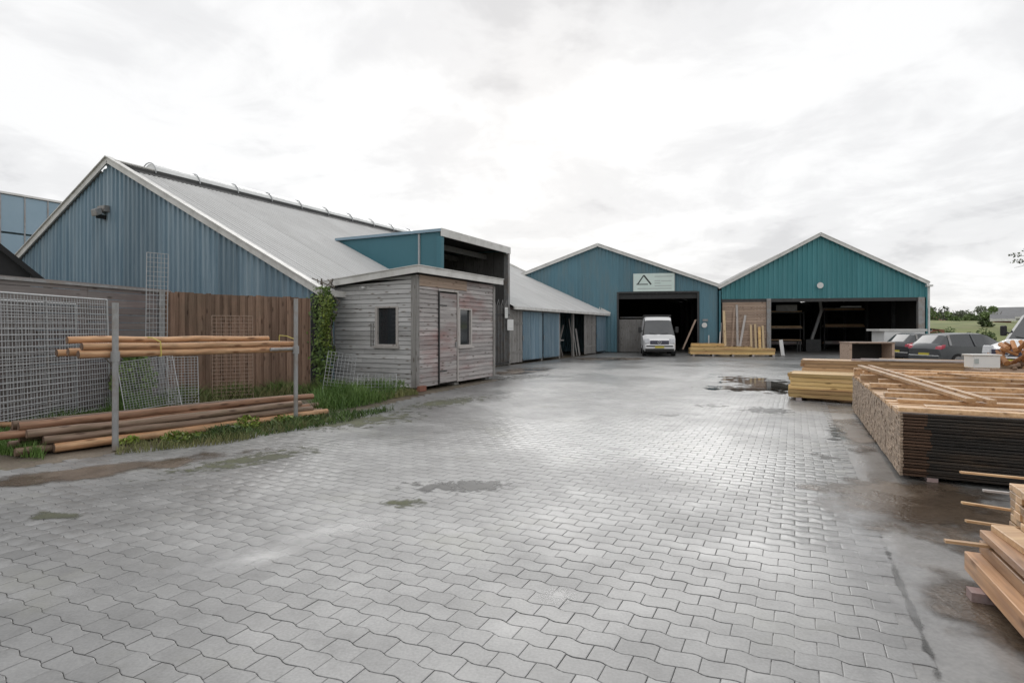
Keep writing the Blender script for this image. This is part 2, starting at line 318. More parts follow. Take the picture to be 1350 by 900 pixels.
M['slab'] = wetmat('wet_concrete', (0.25,0.245,0.24), (0.32,0.315,0.305), 0.30, 0.10, moss=(0.16,0.135,0.11), mossamt=0.5, fine=35, scale=0.5, dark=0.8)
M['dirt'] = wetmat('verge_dirt', (0.15,0.12,0.085), (0.22,0.18,0.135), 0.75, 0.4, moss=(0.12,0.14,0.06), mossamt=0.8, fine=30, bump=0.01)
M['sawdust'] = wetmat('brown_silt', (0.13,0.092,0.064), (0.20,0.15,0.108), 0.42, 0.14, moss=(0.075,0.052,0.035), mossamt=0.7, fine=25, scale=0.9, bump=0.006, dark=0.6)
M['moss'] = wetmat('moss_patch', (0.10,0.11,0.055), (0.16,0.165,0.09), 0.85, 0.6, fine=70, bump=0.003)
def watermat():
    m = bpy.data.materials.new('puddle_water'); m.use_nodes = True; nt = m.node_tree; n = nt.nodes; l = nt.links; b = n['Principled BSDF']
    b.inputs['Base Color'].default_value = (0.10,0.095,0.085,1); b.inputs['Roughness'].default_value = 0.03
    b.inputs['Specular IOR Level'].default_value = 0.75; b.inputs['IOR'].default_value = 1.4
    geo = n.new('ShaderNodeNewGeometry'); x = n.new('ShaderNodeTexNoise'); x.inputs['Scale'].default_value = 9; x.inputs['Detail'].default_value = 2
    l.new(geo.outputs['Position'], x.inputs['Vector'])
    bn = n.new('ShaderNodeBump'); bn.inputs['Strength'].default_value = 0.6; bn.inputs['Distance'].default_value = 0.0006
    l.new(x.outputs['Fac'], bn.inputs['Height']); l.new(bn.outputs[0], b.inputs['Normal']); return m
M['water'] = watermat()

# ------------------------------------------------------------------ ground
def sheet(name, pts, z, m, label, kind='structure', sub=0):
    b = MB(); b.add([(p[0], p[1], z) for p in pts], [tuple(range(len(pts)))])
    o = b.build(name, m); tag(o, label, None, None, kind); return o
sheet('ground', [(-900,-300),(900,-300),(900,1500),(-900,1500)], -0.075, M['field'], 'flat green field and yard ground reaching the horizon')
# yard frame: x=s along u, y=t along v
U = Vector((0.448,0.894,0)).normalized(); V = Vector((-U.y,U.x,0)); ANG = math.atan2(U.y, U.x)
O = Vector((-5.55,15.75,0))
def edge_x(Y): return 2.06 + 0.501*(Y-2.71)
YARD = [(-9,-3.5),(-8.2,4.6),(-6.2,6.6),(-3.5,10.4),(-2.15,14.7),(-0.25,18.9),(-1.2,19.3),(-2.9,20.6),(6.2,38.9),(6.3,39.9),(24.5,36.2),
        (24.5,31),(15,22),(edge_x(16),16),(edge_x(-3.5),-3.5)]
def inpoly(X, Y, poly):
    c = np.zeros(X.shape, bool); n = len(poly)
    for i in range(n):
        x0,y0 = poly[i]; x1,y1 = poly[(i+1)%n]
        if y0 == y1: continue
        cond = ((y0 > Y) != (y1 > Y)) & (X < (x1-x0)*(Y-y0)/(y1-y0)+x0)
        c ^= cond
    return c
slab = sheet('concrete_slab', [(edge_x(-3.5)-0.13,-3.5),(24,-3.5),(30,8),(32,36),(24.5,36.2),(24.5,31),(15,22),(edge_x(16)-0.13,16)], -0.0045, M['slab'], 'wet smooth concrete slab along the right side of the paving')
sheet('verge', [(-40,-3),(-9,-3.5),(-8.2,4.6),(-6.2,6.6),(-3.5,10.4),(-2.15,14.7),(-0.25,18.9),(-1.2,19.3),(-2.9,20.6),(6.2,38.9),(6.3,39.9),(-10,50),(-40,40)], -0.012, M['dirt'], 'mossy brown dirt verge left of the paving')
paving = sheet('paving_bed', YARD, -0.0085, M['joint'], 'sandy joint bed under the grey interlocking pavers')
# pavers
PL, PW, GAP, AMP = 0.214, 0.142, 0.0038, 0.011
def wave(t): return AMP*(np.sin(2*np.pi*t/PL) + 0.25*np.sin(4*np.pi*t/PL))
def outline(phase, n, inset):
    """outline round the paver centre, local (s,t)"""
    t = np.linspace(-PL/2+GAP/2+inset, PL/2-GAP/2-inset, n)
    lo = np.stack([-PW/2+GAP/2+inset+wave(t+phase), t], 1); hi = np.stack([PW/2-GAP/2-inset+wave(t+phase), t], 1)[::-1]
    return np.concatenate([lo, hi])
cs, ct, ph = [], [], []
rows = range(-70, 375)
for i in rows:
    k = np.arange(-180, 180); t = (k + (0.5 if i % 2 else 0.0))*PL
    cs.append(np.full(t.shape, i*PW)); ct.append(t); ph.append(np.full(t.shape, PL/2 if i % 2 else 0.0))
cs, ct, ph = map(np.concatenate, (cs, ct, ph))
X = O.x*0 + cs*U.x + ct*V.x; Y = cs*U.y + ct*V.y
ins = inpoly(X, Y, YARD)
infr = (Y > -0.5) & (np.abs(X) < 1.0*np.maximum(Y,0)+1.6) & ins
cs, ct, ph, X, Y = cs[infr], ct[infr], ph[infr], X[infr], Y[infr]
pxx = 675+FPX*X/np.maximum(Y,0.3); pyy = HY+FPX*CH/np.maximum(Y,0.3)
vis = (Y > 2.62) & (pxx > 5) & (pxx < 1345) & (pyy < 897)
rank = np.where(vis, Y, 1e6)
near = np.zeros(Y.shape, bool); near[np.argsort(rank)[:300]] = True
RZ = ANG
def mk_paver(phase):
    o0 = outline(phase, 8, 0.004); o1 = outline(phase, 8, 0.0); n = len(o0)
    vs = [(p[0],p[1],0.0) for p in o0] + [(p[0],p[1],-0.0013) for p in o1] + [(p[0],p[1],-0.04) for p in o1]
    fs = [tuple(range(n))[::-1]] + [(i,(i+1)%n,n+(i+1)%n,n+i) for i in range(n)] + [(n+i,n+(i+1)%n,2*n+(i+1)%n,2*n+i) for i in range(n)]
    b = MB(); b.add(vs, fs); me = bpy.data.meshes.new('paver'); me.from_pydata(b.v, [], b.f); me.materials.append(M['paver'])
    return me
pm = {0: mk_paver(0.0), 1: mk_paver(PL/2)}
for j in np.where(near)[0]:
    o = bpy.data.objects.new('paver', pm[1 if ph[j] > 0 else 0]); col.objects.link(o); o.parent = paving
    o.location = (X[j], Y[j], NR.uniform(-0.0014,0.0014)); o.rotation_euler = (NR.uniform(-0.006,0.006), NR.uniform(-0.006,0.006), RZ)
def merged(sel, n, sides, name):
    idx = np.where(sel)[0]; m_ = len(idx)
    allv = []; allf = []
    rx = NR.uniform(-0.004,0.004,m_); ry = NR.uniform(-0.004,0.004,m_); rz = NR.uniform(-0.0005,0.0005,m_)
    ca, sa = math.cos(RZ), math.sin(RZ)
    vs = np.zeros((0,3)); rings = 3 if sides else 1
    ni = 2*n
    V_ = np.zeros((m_, ni*rings, 3))
    for par in (0, 1):
        s_ = (ph[idx] > 0) == bool(par)
        o0 = outline(PL/2*par, n, 0.004 if sides else 0.0004)
        lst = [np.c_[o0, np.zeros(ni)]]
        if sides: lst += [np.c_[outline(PL/2*par, n, 0.0), np.full(ni, -0.0008)], np.c_[outline(PL/2*par, n, 0.0), np.full(ni, -0.010)]]
        loc = np.concatenate(lst)
        zz = loc[None,:,2] + rz[s_][:,None] + loc[None,:,0]*rx[s_][:,None] + loc[None,:,1]*ry[s_][:,None]
        V_[s_,:,0] = X[idx][s_][:,None] + loc[None,:,0]*ca - loc[None,:,1]*sa
        V_[s_,:,1] = Y[idx][s_][:,None] + loc[None,:,0]*sa + loc[None,:,1]*ca
        V_[s_,:,2] = zz
    verts = V_.reshape(-1,3)
    top = np.arange(ni)[::-1]; faces = []
    base = (np.arange(m_)*ni*rings)
    tf = (base[:,None]+top[None,:])
    loops = [tf.reshape(-1)]; tot = [np.full(m_, ni)]; tint = [NR.uniform(-0.5,0.5,m_)]
    if sides:
        q = np.array([(r_*ni+i,r_*ni+(i+1)%ni,r_*ni+ni+(i+1)%ni,r_*ni+ni+i) for r_ in (0,1) for i in range(ni)])
        qf = base[:,None,None]+q[None]
        loops.append(qf.reshape(-1)); tot.append(np.full(m_*ni*2, 4)); tint.append(np.repeat(tint[0], ni*2))
    loops = np.concatenate(loops).astype(np.int32); tot = np.concatenate(tot); tint = np.concatenate(tint)
    me = bpy.data.meshes.new(name); me.vertices.add(len(verts)); me.vertices.foreach_set('co', verts.reshape(-1))
    me.loops.add(len(loops)); me.loops.foreach_set('vertex_index', loops)
    me.polygons.add(len(tot)); st = np.concatenate([[0], np.cumsum(tot)[:-1]]); me.polygons.foreach_set('loop_start', st.astype(np.int32))
    me.update(calc_edges=True)
    a = me.attributes.new('tint','FLOAT','FACE'); a.data.foreach_set('value', tint.astype(np.float32)*1.0)
    me.materials.append(M['paver']); me.validate()
    o = bpy.data.objects.new(name, me); col.objects.link(o); o.parent = paving; tag(o, kind='stuff')
merged((~near) & (Y < 15), 7, True, 'pavers')
merged((~near) & (Y >= 15), 4, False, 'pavers_far')

def softmat(name, base, edge=0.5, nscale=1.6, amt=1.3, hard=5.0, maxa=1.0):
    """copy of a ground material that thins out irregularly towards the patch's rim (object space radius 1)"""
    m = base.copy(); m.name = name; nt = m.node_tree; n = nt.nodes; l = nt.links
    tcn = n.new('ShaderNodeTexCoord'); ln = n.new('ShaderNodeVectorMath'); ln.operation = 'LENGTH'; l.new(tcn.outputs['Object'], ln.inputs[0])
    geo = n.new('ShaderNodeNewGeometry'); no = n.new('ShaderNodeTexNoise'); no.inputs['Scale'].default_value = nscale; no.inputs['Detail'].default_value = 7
    no.inputs['Roughness'].default_value = 0.62; l.new(geo.outputs['Position'], no.inputs['Vector'])
    a = mth(nt, 'ADD', mth(nt, 'SUBTRACT', edge, ln.outputs['Value']), mth(nt, 'MULTIPLY', mth(nt, 'SUBTRACT', no.outputs['Fac'], 0.5), amt*2))
    a = mth(nt, 'MULTIPLY', mth(nt, 'MULTIPLY', a, hard, clamp=True), maxa)
    rim = mth(nt, 'MULTIPLY', mth(nt, 'SUBTRACT', 1.0, ln.outputs['Value']), 6.0, clamp=True)
    l.new(mth(nt, 'MULTIPLY', a, rim), n['Principled BSDF'].inputs['Alpha']); return m
def blob(px, py, rx, ry, name, m, z, label, rot=None, seed=0, jag=0):
    c = ground(px, py); b = MB(); b.add([(math.cos(2*math.pi*i/32), math.sin(2*math.pi*i/32), 0) for i in range(32)], [tuple(range(32))])
    o = b.build(name, m, None, loc=(c.x, c.y, z)); o.scale = (rx*1.5, ry*1.5, 1.0); o.rotation_euler = (0, 0, rot if rot is not None else 0)
    return tag(o, label, None, None, 'structure')
M['s_water'] = softmat('puddle_water_soft', M['water'], 0.6, 2.2, 1.2, 9.0)
M['s_moss'] = softmat('moss_soft', M['moss'], 0.55, 5.0, 1.2, 3.0, 0.85)
M['s_dark'] = softmat('dark_dirt_soft', wetmat('dark_dirt', (0.05,0.05,0.045), (0.09,0.088,0.08), 0.5, 0.3, fine=70), 0.40, 5.0, 1.3, 3.0, 0.85)
M['s_dark2'] = softmat('dark_dirt_strong', wetmat('dark_dirt2', (0.035,0.035,0.032), (0.06,0.06,0.055), 0.6, 0.45, fine=70), 0.62, 6.0, 1.2, 3.0, 0.9)
M['s_silt'] = softmat('silt_soft', M['sawdust'], 0.62, 1.6, 0.8, 3.5, 0.95)
M['s_wet_sheen'] = softmat('wet_sheen_paint_soft', wetmat('wet_sheen_paint', (0.46,0.458,0.455), (0.52,0.518,0.515), 0.20, 0.12, fine=50, bump=0.0001, dark=1.0), 0.6, 1.1, 0.9, 1.4, 0.8)  # lighter base colour paints the sky's sheen onto wet streaks
M['s_sky_sheen'] = softmat('sky_sheen_paint_soft', wetmat('sky_sheen_paint', (0.44,0.438,0.435), (0.50,0.498,0.495), 0.55, 0.45, fine=50, bump=0.0002, dark=1.0), 0.5, 0.7, 0.9, 1.3, 0.7)  # pale base colour stands for sky sheen on the open yard
Zp = 0.0035
blob(1020, 508, 1.1, 3.4, 'puddle', M['s_water'], Zp, 'long dark puddle left of the far timber pack')
blob(1000, 512, 1.6, 0.8, 'puddle', M['s_water'], Zp+0.0004, 'thin puddle trailing left of the long dark puddle')
blob(1012, 541, 0.5, 0.55, 'dirt_patch', M['s_dark2'], Zp, 'small dark wet patch in front of the far timber pack')
blob(1094, 603, 0.24, 0.28, 'dirt_patch', M['s_dark'], Zp, 'small dark wet patch on the paving edge beside the wide board stack')
blob(1100, 572, 0.16, 1.1, 'dirt_patch', M['s_dark'], Zp+0.0004, 'narrow dark dirt line along the paving edge beside the wide board stack', R(-26))
blob(940, 535, 0.5, 0.45, 'dirt_patch', M['s_dark'], Zp, 'faint dark specks in the middle of the yard')
blob(880, 547, 0.4, 0.25, 'dirt_patch', M['s_dark'], Zp, 'faint dark specks slightly left of the yard centre')
blob(612, 641, 0.62, 0.24, 'dirt_patch', M['s_dark2'], Zp, 'dark dirty patch on the pavers in the middle of the yard')
blob(533, 663, 0.27, 0.16, 'moss_patch', M['s_moss'], Zp+0.0004, 'green mossy patch on the pavers beside the dark patch')
blob(65, 680, 0.32, 0.14, 'moss_patch', M['s_moss'], Zp, 'green mossy patch at the left edge of the paving')
blob(330, 606, 1.2, 0.35, 'moss_patch', M['s_moss'], Zp, 'mossy rim of the pavers in front of the stacked logs', R(48))
blob(470, 555, 1.5, 0.8, 'moss_patch', M['s_moss'], Zp, 'brown green stain spreading from the verge by the cabin', R(40))
blob(590, 530, 1.7, 0.6, 'moss_patch', M['s_moss'], Zp+0.0004, 'dull green stain in front of the cabin', R(55))
blob(120, 622, 1.7, 0.42, 'dirt_patch', M['s_silt'], Zp+0.0008, 'brown earth washed over the left rim of the paving', R(38))
blob(300, 742, 0.32, 1.25, 'painted_sheen', M['s_wet_sheen'], Zp, 'painted sky sheen on a wet streak across the pavers at lower left', R(-62))
blob(430, 700, 0.3, 0.6, 'painted_sheen', M['s_wet_sheen'], Zp+0.0004, 'painted sheen at the wet streak end near the mossy patch', R(-55))
blob(740, 785, 0.16, 0.16, 'painted_sheen', M['s_wet_sheen'], Zp, 'small wet spot of painted sheen at the bottom middle')
blob(850, 630, 1.1, 1.5, 'painted_sheen', M['s_sky_sheen'], Zp, 'broad pale patch of painted sky sheen in the middle of the yard')
blob(1120, 690, 0.35, 1.3, 'painted_sheen', M['s_wet_sheen'], Zp, 'wet band of painted sheen along the right edge of the paving', R(-27))
blob(820, 525, 4.5, 6.0, 'painted_sheen', M['s_sky_sheen'], Zp+0.0004, 'wide pale patch of painted sky sheen before the barns')
blob(1225, 668, 1.2, 1.2, 'silt_patch', M['s_silt'], 0.003, 'brown silty ground in front of the wide board stack')
blob(1385, 850, 0.36, 1.2, 'silt_patch', M['s_silt'], 0.0034, 'brown dirt under the beam stack at bottom right')
blob(1125, 570, 0.3, 1.6, 'silt_patch', M['s_silt'], 0.0038, 'brown silt strip along the left foot of the wide board stack', R(-26))
blob(1190, 800, 0.32, 0.8, 'painted_sheen', M['s_wet_sheen'], 0.007, 'shallow wet film with painted sheen on the slab left of the beam stack', R(-24))
blob(1198, 795, 0.026, 1.1, 'dirt_patch', M['s_dark2'], Zp+0.0008, 'thin dark line of dirt in the joint along the right edge of the paving', R(-26.5))
blob(690, 489, 1.0, 2.6, 'silt_patch', M['s_silt'], 0.009, 'brown sawdust strewn before the blue doors', R(-26))
blob(800, 473, 2.6, 1.6, 'silt_patch', M['s_silt'], 0.009, 'brown sawdust between the long shed and the middle barn')
blob(690, 497, 0.9, 2.2, 'dirt_patch', M['s_dark'], 0.0094, 'dark wet tracks before the long shed', R(-40))

# ------------------------------------------------------------------ corrugated sheets
def trap(x0, x1, period, d, phase=0.0):
    """trapezoid profile points (x, offset) between x0 and x1"""
    pts = []; k = math.floor((x0-phase)/period)-1
    while k*period+phase < x1+period:
        b = k*period+phase
        pts += [(b,0),(b+0.42*period,0),(b+0.55*period,d),(b+0.87*period,d)]; k += 1
    def val(x):
        for (a,fa),(b,fb) in zip(pts, pts[1:]):
            if a <= x <= b: return fa+(fb-fa)*(x-a)/max(b-a,1e-9)
        return 0
    out = [(x0,val(x0))] + [p for p in pts if x0+1e-4 < p[0] < x1-1e-4] + [(x1,val(x1))]
    return out
def clad(parent, name, m, x0, x1, o, d, nrm, zb, zt, sheetw=1.0, period=0.2, depth=0.028, breaks=()):
    """vertical corrugated wall split in sheets; zb(x), zt(x) give the bottom and top"""
    o, d, nrm = map(Vector, (o,d,nrm)); x = x0; i = 0
    while x < x1-1e-3:
        xe = min(x+sheetw, x1); b = MB()
        pr = trap(x, min(xe+0.03, x1), period, depth)
        ex = sorted(set([p for p in breaks if pr[0][0]+1e-3 < p < pr[-1][0]-1e-3]))
        for e in ex:
            for q in range(len(pr)-1):
                if pr[q][0] < e < pr[q+1][0]:
                    f_ = (e-pr[q][0])/(pr[q+1][0]-pr[q][0]); pr.insert(q+1, (e, pr[q][1]+f_*(pr[q+1][1]-pr[q][1]))); break
        off = 0.0025*(i % 2); vs = []
        for (px_, dd) in pr:
            p = o + d*px_ + nrm*(dd+off); vs.append((p.x,p.y,zb(px_))); vs.append((p.x,p.y,zt(px_)))
        b.add(vs, [(2*j,2*j+2,2*j+3,2*j+1) for j in range(len(pr)-1)])
        b.build(name, m, parent); x = xe; i += 1
def roofside(parent, m, s0, s1, tz0, tz1, along='x', sheetw=1.1, period=0.18, depth=0.03, skip=None):
    """corrugated roof slope: ribs run from (t,z)=tz0 to tz1; sheets divided along the building"""
    a, b_ = Vector((tz0[0],tz0[1])), Vector((tz1[0],tz1[1])); dd = (b_-a).normalized(); nn = Vector((-dd.y, dd.x))
    if nn.y < 0: nn = -nn
    x = s0; i = 0
    while x < s1-1e-3:
        xe = min(x+sheetw, s1); pr = trap(x, xe, period, depth)
        seg = [(tz0,tz1)]
        if skip and skip[0] <= (x+xe)/2 <= skip[1]: seg = skip[2]
        b = MB()
        for (q0,q1) in seg:
            vs = []; off = 0.003*(i % 2)
            for (px_, d_) in pr:
                for q in (q0,q1):
                    t_, z_ = q[0]+nn.x*(d_+off), q[1]+nn.y*(d_+off)
                    vs.append((px_, t_, z_) if along == 'x' else (t_, px_, z_))
            b.add(vs, [(2*j,2*j+2,2*j+3,2*j+1) for j in range(len(pr)-1)])
        if b.f: b.build('roof_sheet', m, parent)
        x = xe; i += 1

# ------------------------------------------------------------------ long left barn
EZ, AZ, AT, BW, BL = 2.87, 7.62, 9.77, 19.54, 27.0
def s_at(px):
    r = (px-675)/FPX; return (r*15.75+5.55)/(0.448-0.894*r)
def sY(s): return 15.75+0.894*s
def s_z(px, py): return CH+(HY-py)/FPX*sY(s_at(px))
B = thing('barn', 'long barn with blue corrugated gable and grey corrugated roof on the left', 'barn', O, ANG)
def gz(t): return EZ + (AZ-EZ)*(t/AT if t <= AT else (BW-t)/(BW-AT))
clad(B, 'cladding_sheet', M['blue'], 0.0, BW, (0,0,0), (0,1,0), (-1,0,0), lambda x: 0.05, lambda x: gz(x)-0.02, 1.0, 0.25, 0.045, breaks=(AT,))
DS0, DS1, DZ, DT = s_at(580), s_at(668), 5.38, (5.38-2.87)/(AZ-EZ)*AT
roofside(B, M['roof'], -0.12, BL, (-0.35, EZ-0.17), (AT-0.55, AZ-0.27), 'x', depth=0.018, skip=(DS0, DS1, [((DT, DZ),(AT-0.55, AZ-0.27))]))
roofside(B, M['roof'], -0.12, BL, (BW+0.35, EZ-0.17), (AT+0.55, AZ-0.27), 'x')
# back gable and rear wall
MB().prism([(0,0.0),(BW,0.0),(BW,EZ-.03),(AT,AZ-.03),(0,EZ-.03)], (BL-0.1,0,0), (0,1,0), (0,0,1), (0.06,0,0)).build('gable_wall', M['blue'], B)
MB().box(0.05, BL-.1, BW-0.06, BW, 0, EZ-.05).build('side_wall', M['blue'], B)
# verge boards
for (ta, tb) in ((-0.40, AT), (BW+0.40, AT)):
    za = gz(0)-0.40/AT*(AZ-EZ); d = Vector((0, tb-ta, AZ-za)); 
    b = MB(); b.bar((-0.14, ta, za+0.03), (-0.14, tb, AZ+0.05), 0.05, 0.20, up=(0,0,1)); b.build('verge_board', M['fascia'], B)
    b = MB(); b.bar((-0.10, ta, za+0.155), (-0.10, tb, AZ+0.175), 0.24, 0.03); b.build('verge_cap', M['fascia'], B)
    b = MB(); b.bar((BL+0.02, ta, za+0.06), (BL+0.02, tb, AZ+0.08), 0.05, 0.20); b.build('verge_board', M['fascia'], B)
# flat ridge strips and translucent vault with hoops
MB().add([(-0.1,AT-0.62,AZ-0.27),(BL,AT-0.62,AZ-0.27),(BL,AT-0.40,AZ-0.13),(-0.1,AT-0.40,AZ-0.13)], [(0,1,2,3)]).build('ridge_flashing', M['darkmetal'], B)
MB().box(-0.1, BL, AT-0.42, AT-0.38, AZ-0.20, AZ-0.02).build('ridge_flashing', M['darkmetal'], B)
MB().box(-0.1, 1.3, AT-0.42, AT+0.42, AZ-0.06, AZ+0.02).build('ridge_cap', M['fascia'], B)
def arch(b, s0, s1, r, n=10, zc=AZ-0.12):
    vs = []
    for s in (s0, s1):
        for i in range(n+1):
            a = math.pi*i/n; vs.append((s, AT-math.cos(a)*0.42*r/0.42, zc+math.sin(a)*0.42*r/0.42))
    b.add(vs, [(i,i+1,n+2+i,n+1+i) for i in range(n)])
b = MB(); arch(b, 1.35, BL-0.3, 0.42)
b.add([(1.35, AT-math.cos(math.pi*i/10)*0.42, AZ-0.12+math.sin(math.pi*i/10)*0.42) for i in range(11)], [tuple(range(11))])
b.build('ridge_skylight', M['skylight'], B, smooth=False)
s = 1.3
while s < BL-0.3:
    b = MB(); pts = [(s, AT-math.cos(math.pi*i/10)*0.445, AZ-0.12+math.sin(math.pi*i/10)*0.445) for i in range(11)]
    b.path(pts, 0.022, 5); b.build('skylight_rib', M['wire'], B); s += 1.75
# right-hand side: eave beam, posts, walls with doors
MB().box(DS1, BL, -0.04, 0.06, EZ-0.16, EZ-0.02).build('eave_beam', M['darkmetal'], B)
MB().box(-0.1, DS0, -0.40, -0.36, EZ-0.27, EZ-0.10).build('gutter', M['fascia'], B)
MB().box(DS1+0.02, BL+0.05, -0.40, -0.35, EZ-0.27, EZ-0.13).build('gutter', M['fascia'], B)
MB().box(0.02, DS0, 0.0, 0.05, 0, EZ-0.1).build('side_wall', M['blue'], B)
def planks(parent, s0, s1, z0, z1, m, w_=0.14, y=0.0, th=0.03, name='board', jit=0.0):
    s = s0; i = 0
    while s < s1-0.02:
        e = min(s+w_, s1); b = MB(); dy = random.uniform(-0.006,0.006)
        b.box(s+0.004, e-0.004, y-th+dy, y+dy, z0+random.uniform(0,0.02), z1+random.uniform(-jit,0)); b.build(name, m, parent); s = e; i += 1
# tall portal (dormer) over the drive-in bay
for (nm, s_, sg) in (('a', DS0, -1), ('b', DS1, 1)):
    poly = [(0.0, EZ-0.3), (0.0, DZ), (DT, DZ)]
    if sg < 0: poly = [(0.0, EZ-0.25), (0.0, DZ), (DT, DZ), (0.05, EZ-0.2)]
    x = 0.0
    while x < DT-0.01:            # side sheets of the raised bay
        xe = min(x+1.15, DT); zt = DZ-0.02
        zb0 = gz(x)-0.05; zb1 = gz(xe)-0.05; o_ = sg*0.002*(int(x/1.15) % 2)
        MB().prism([(x,zb0),(xe,min(zb1,zt)),(xe,zt),(x,zt)], (s_+o_,0,0), (0,1,0), (0,0,1), (0.04*sg*-1,0,0)).build('bay_side_sheet', M['teal_d'], B)
        x = xe
MB().box(DS0-0.06, DS0+0.03, 0.9, 0.97, gz(0.9), DZ-0.03).build('bay_side_trim', M['wire'], B)
MB().box(DS0-0.08, DS1+0.08, -0.10, DT+0.05, DZ, DZ+0.06).build('bay_roof', M['roof'], B)
MB().box(DS0-0.10, DS1+0.10, -0.16, -0.10, DZ-0.20, DZ+0.10).build('bay_fascia', M['fascia'], B)
MB().box(DS0-0.12, DS0-0.08, -0.10, DT, DZ-0.02, DZ+0.09).build('bay_edge_strip', M['bluepanel'], B)
for s_ in (DS0, DS1): MB().box(s_-0.09, s_+0.09, -0.12, 0.10, 0, DZ-0.2).build('bay_post', M['galv'] if s_ == DS1 else M['teal_d'], B)
# bay interior
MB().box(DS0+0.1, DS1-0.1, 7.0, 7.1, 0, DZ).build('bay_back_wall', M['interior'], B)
for k in range(12):
    y0 = 0.12+k*0.55
    MB().box(DS1-0.10, DS1-0.06, y0, y0+0.53, 0, min(DZ-0.1, 5.3)).build('bay_lining_sheet', M['shadewood'], B)
for k in range(4):
    MB().box(DS0+0.1, DS1-0.1, 1.0+k*1.6, 1.12+k*1.6, DZ-0.42, DZ-0.2).build('bay_beam', M['shadewood'], B)
MB().box(DS0+0.12, DS1-0.12, 0.02, 6.9, DZ-0.05, DZ-0.012).build('bay_shade_sheet', M['interior'], B)  # dark sheet added under the pale bay roof to paint in shade
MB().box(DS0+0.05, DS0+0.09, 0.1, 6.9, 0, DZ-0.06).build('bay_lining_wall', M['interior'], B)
MB().box(DS1-0.4, DS1-0.25, 0.5, 0.65, 3.1, 3.2).build('bay_bracket', M['galv'], B)
# dark mesh gates and sign plate in the bay
gs0 = s_at(640)
for s_, nb in ((DS1-1.9, 7),):
    g = thing('gate', 'dark barred gate standing in the tall bay beside the cabin', 'gate', B.matrix_world @ Vector((0,0,0)), 0)
    g.location = O; g.rotation_euler = (0,0,ANG)
    MB().box(s_, DS1-0.12, -0.22, -0.17, 0.12, 0.18).build('gate_rail', M['darkmetal'], g)
    MB().box(s_, DS1-0.12, -0.22, -0.17, 2.3, 2.36).build('gate_rail', M['darkmetal'], g)
    k = s_
    while k < DS1-0.1:
        MB().tube((k,-0.195,0.05),(k,-0.195,2.75),0.016,n=6).build('gate_bar', M['galv'], g); k += 0.14
    for q in range(4):
        MB().path([(s_+0.2+q*0.4,-0.195,2.75),(s_+0.33+q*0.4,-0.195,3.0),(s_+0.46+q*0.4,-0.195,2.75)], 0.013, 5).build('gate_hoop', M['galv'], g)
sg_ = thing('sign', 'blank white square sign on the post beside the barred gate', 'sign', O + U*(s_at(665)) + Vector((0,0,0)), ANG)
MB().box(-0.30,0.30,-0.32,-0.29,1.62,2.12).build('sign_plate', M['white'], sg_)
MB().box(-0.26,0.26,-0.324,-0.321,1.70,1.72).build('sign_print', M['signsoft'], sg_)
MB().box(-0.03,0.03,-0.288,-0.24,0,2.15).build('post', M['galv'], sg_)
sg2 = thing('sign', 'small upright white notice above the square sign', 'sign', O + U*(s_at(659)), ANG)
MB().box(-0.14,0.14,-0.34,-0.325,2.18,2.66).build('sign_plate', M['white'], sg2)
for k in range(4): MB().box(-0.11,0.11,-0.344,-0.341,2.26+k*0.09,2.28+k*0.09).build('sign_print', M['signsoft'], sg2)
# doors in the long wall
def barn_door(px0, px1, kind, label, z1=2.55):
    s0, s1 = s_at(px0), s_at(px1); t = thing('barn_door', label, 'door', O + U*s0, ANG); wd = s1-s0
    if kind == 'blue':
        clad(t, 'door_sheet', M['blue'], 0.0, wd, (0,-0.02,0), (1,0,0), (0,-1,0), lambda x: 0.14, lambda x: z1, 0.95, 0.2, 0.028)
        MB().box(0, wd, -0.02, 0.03, 0.10, 0.22).build('bottom_rail', M['darkmetal'], t)
        MB().box(0, 0.05, -0.065, -0.055, 1.1, 1.35).build('door_handle', M['galv'], t)
        MB().box(0, wd, -0.01, 0.04, z1, z1+0.1).build('top_rail', M['greywood_z'], t)
    else:
        planks(t, 0, wd, 0.06, z1+0.08, M['greywood_z'], 0.15 if kind == 'plank' else 0.2, 0.0, 0.03, 'board', 0.03)
        MB().box(0.02, wd-0.02, -0.055, -0.03, 0.5, 0.62).build('ledge', M['greywood_z'], t)
        MB().box(0.02, wd-0.02, -0.055, -0.03, 1.9, 2.02).build('ledge', M['greywood_z'], t)
    return t
barn_door(671, 688, 'plank', 'grey plank door left of the blue sheet doors')
barn_door(688.5, 714, 'blue', 'wider blue corrugated door next to the grey plank door')
barn_door(716, 737, 'blue', 'blue corrugated door left of the open dark doorway')
barn_door(770, 785, 'slat', 'grey slatted plank door right of the open dark doorway')
barn_door(786, 798, 'blue', 'narrow blue corrugated door at the far end of the long shed')
for pxp in (670.5, 715, 738.5, 757, 786): 
    s_ = s_at(pxp); MB().box(s_-0.08, s_+0.08, 0.032, 0.16, 0, EZ-0.17).build('wall_post', M['greywood_z'], B)
MB().box(s_at(670), s_at(738), 0.045, 0.07, 2.5, EZ-0.16).build('wall_top_band', M['greywood'], B)
MB().box(s_at(672), BL-0.2, 3.2, 3.25, 0, EZ+1.2).build('inner_wall', M['interior'], B)
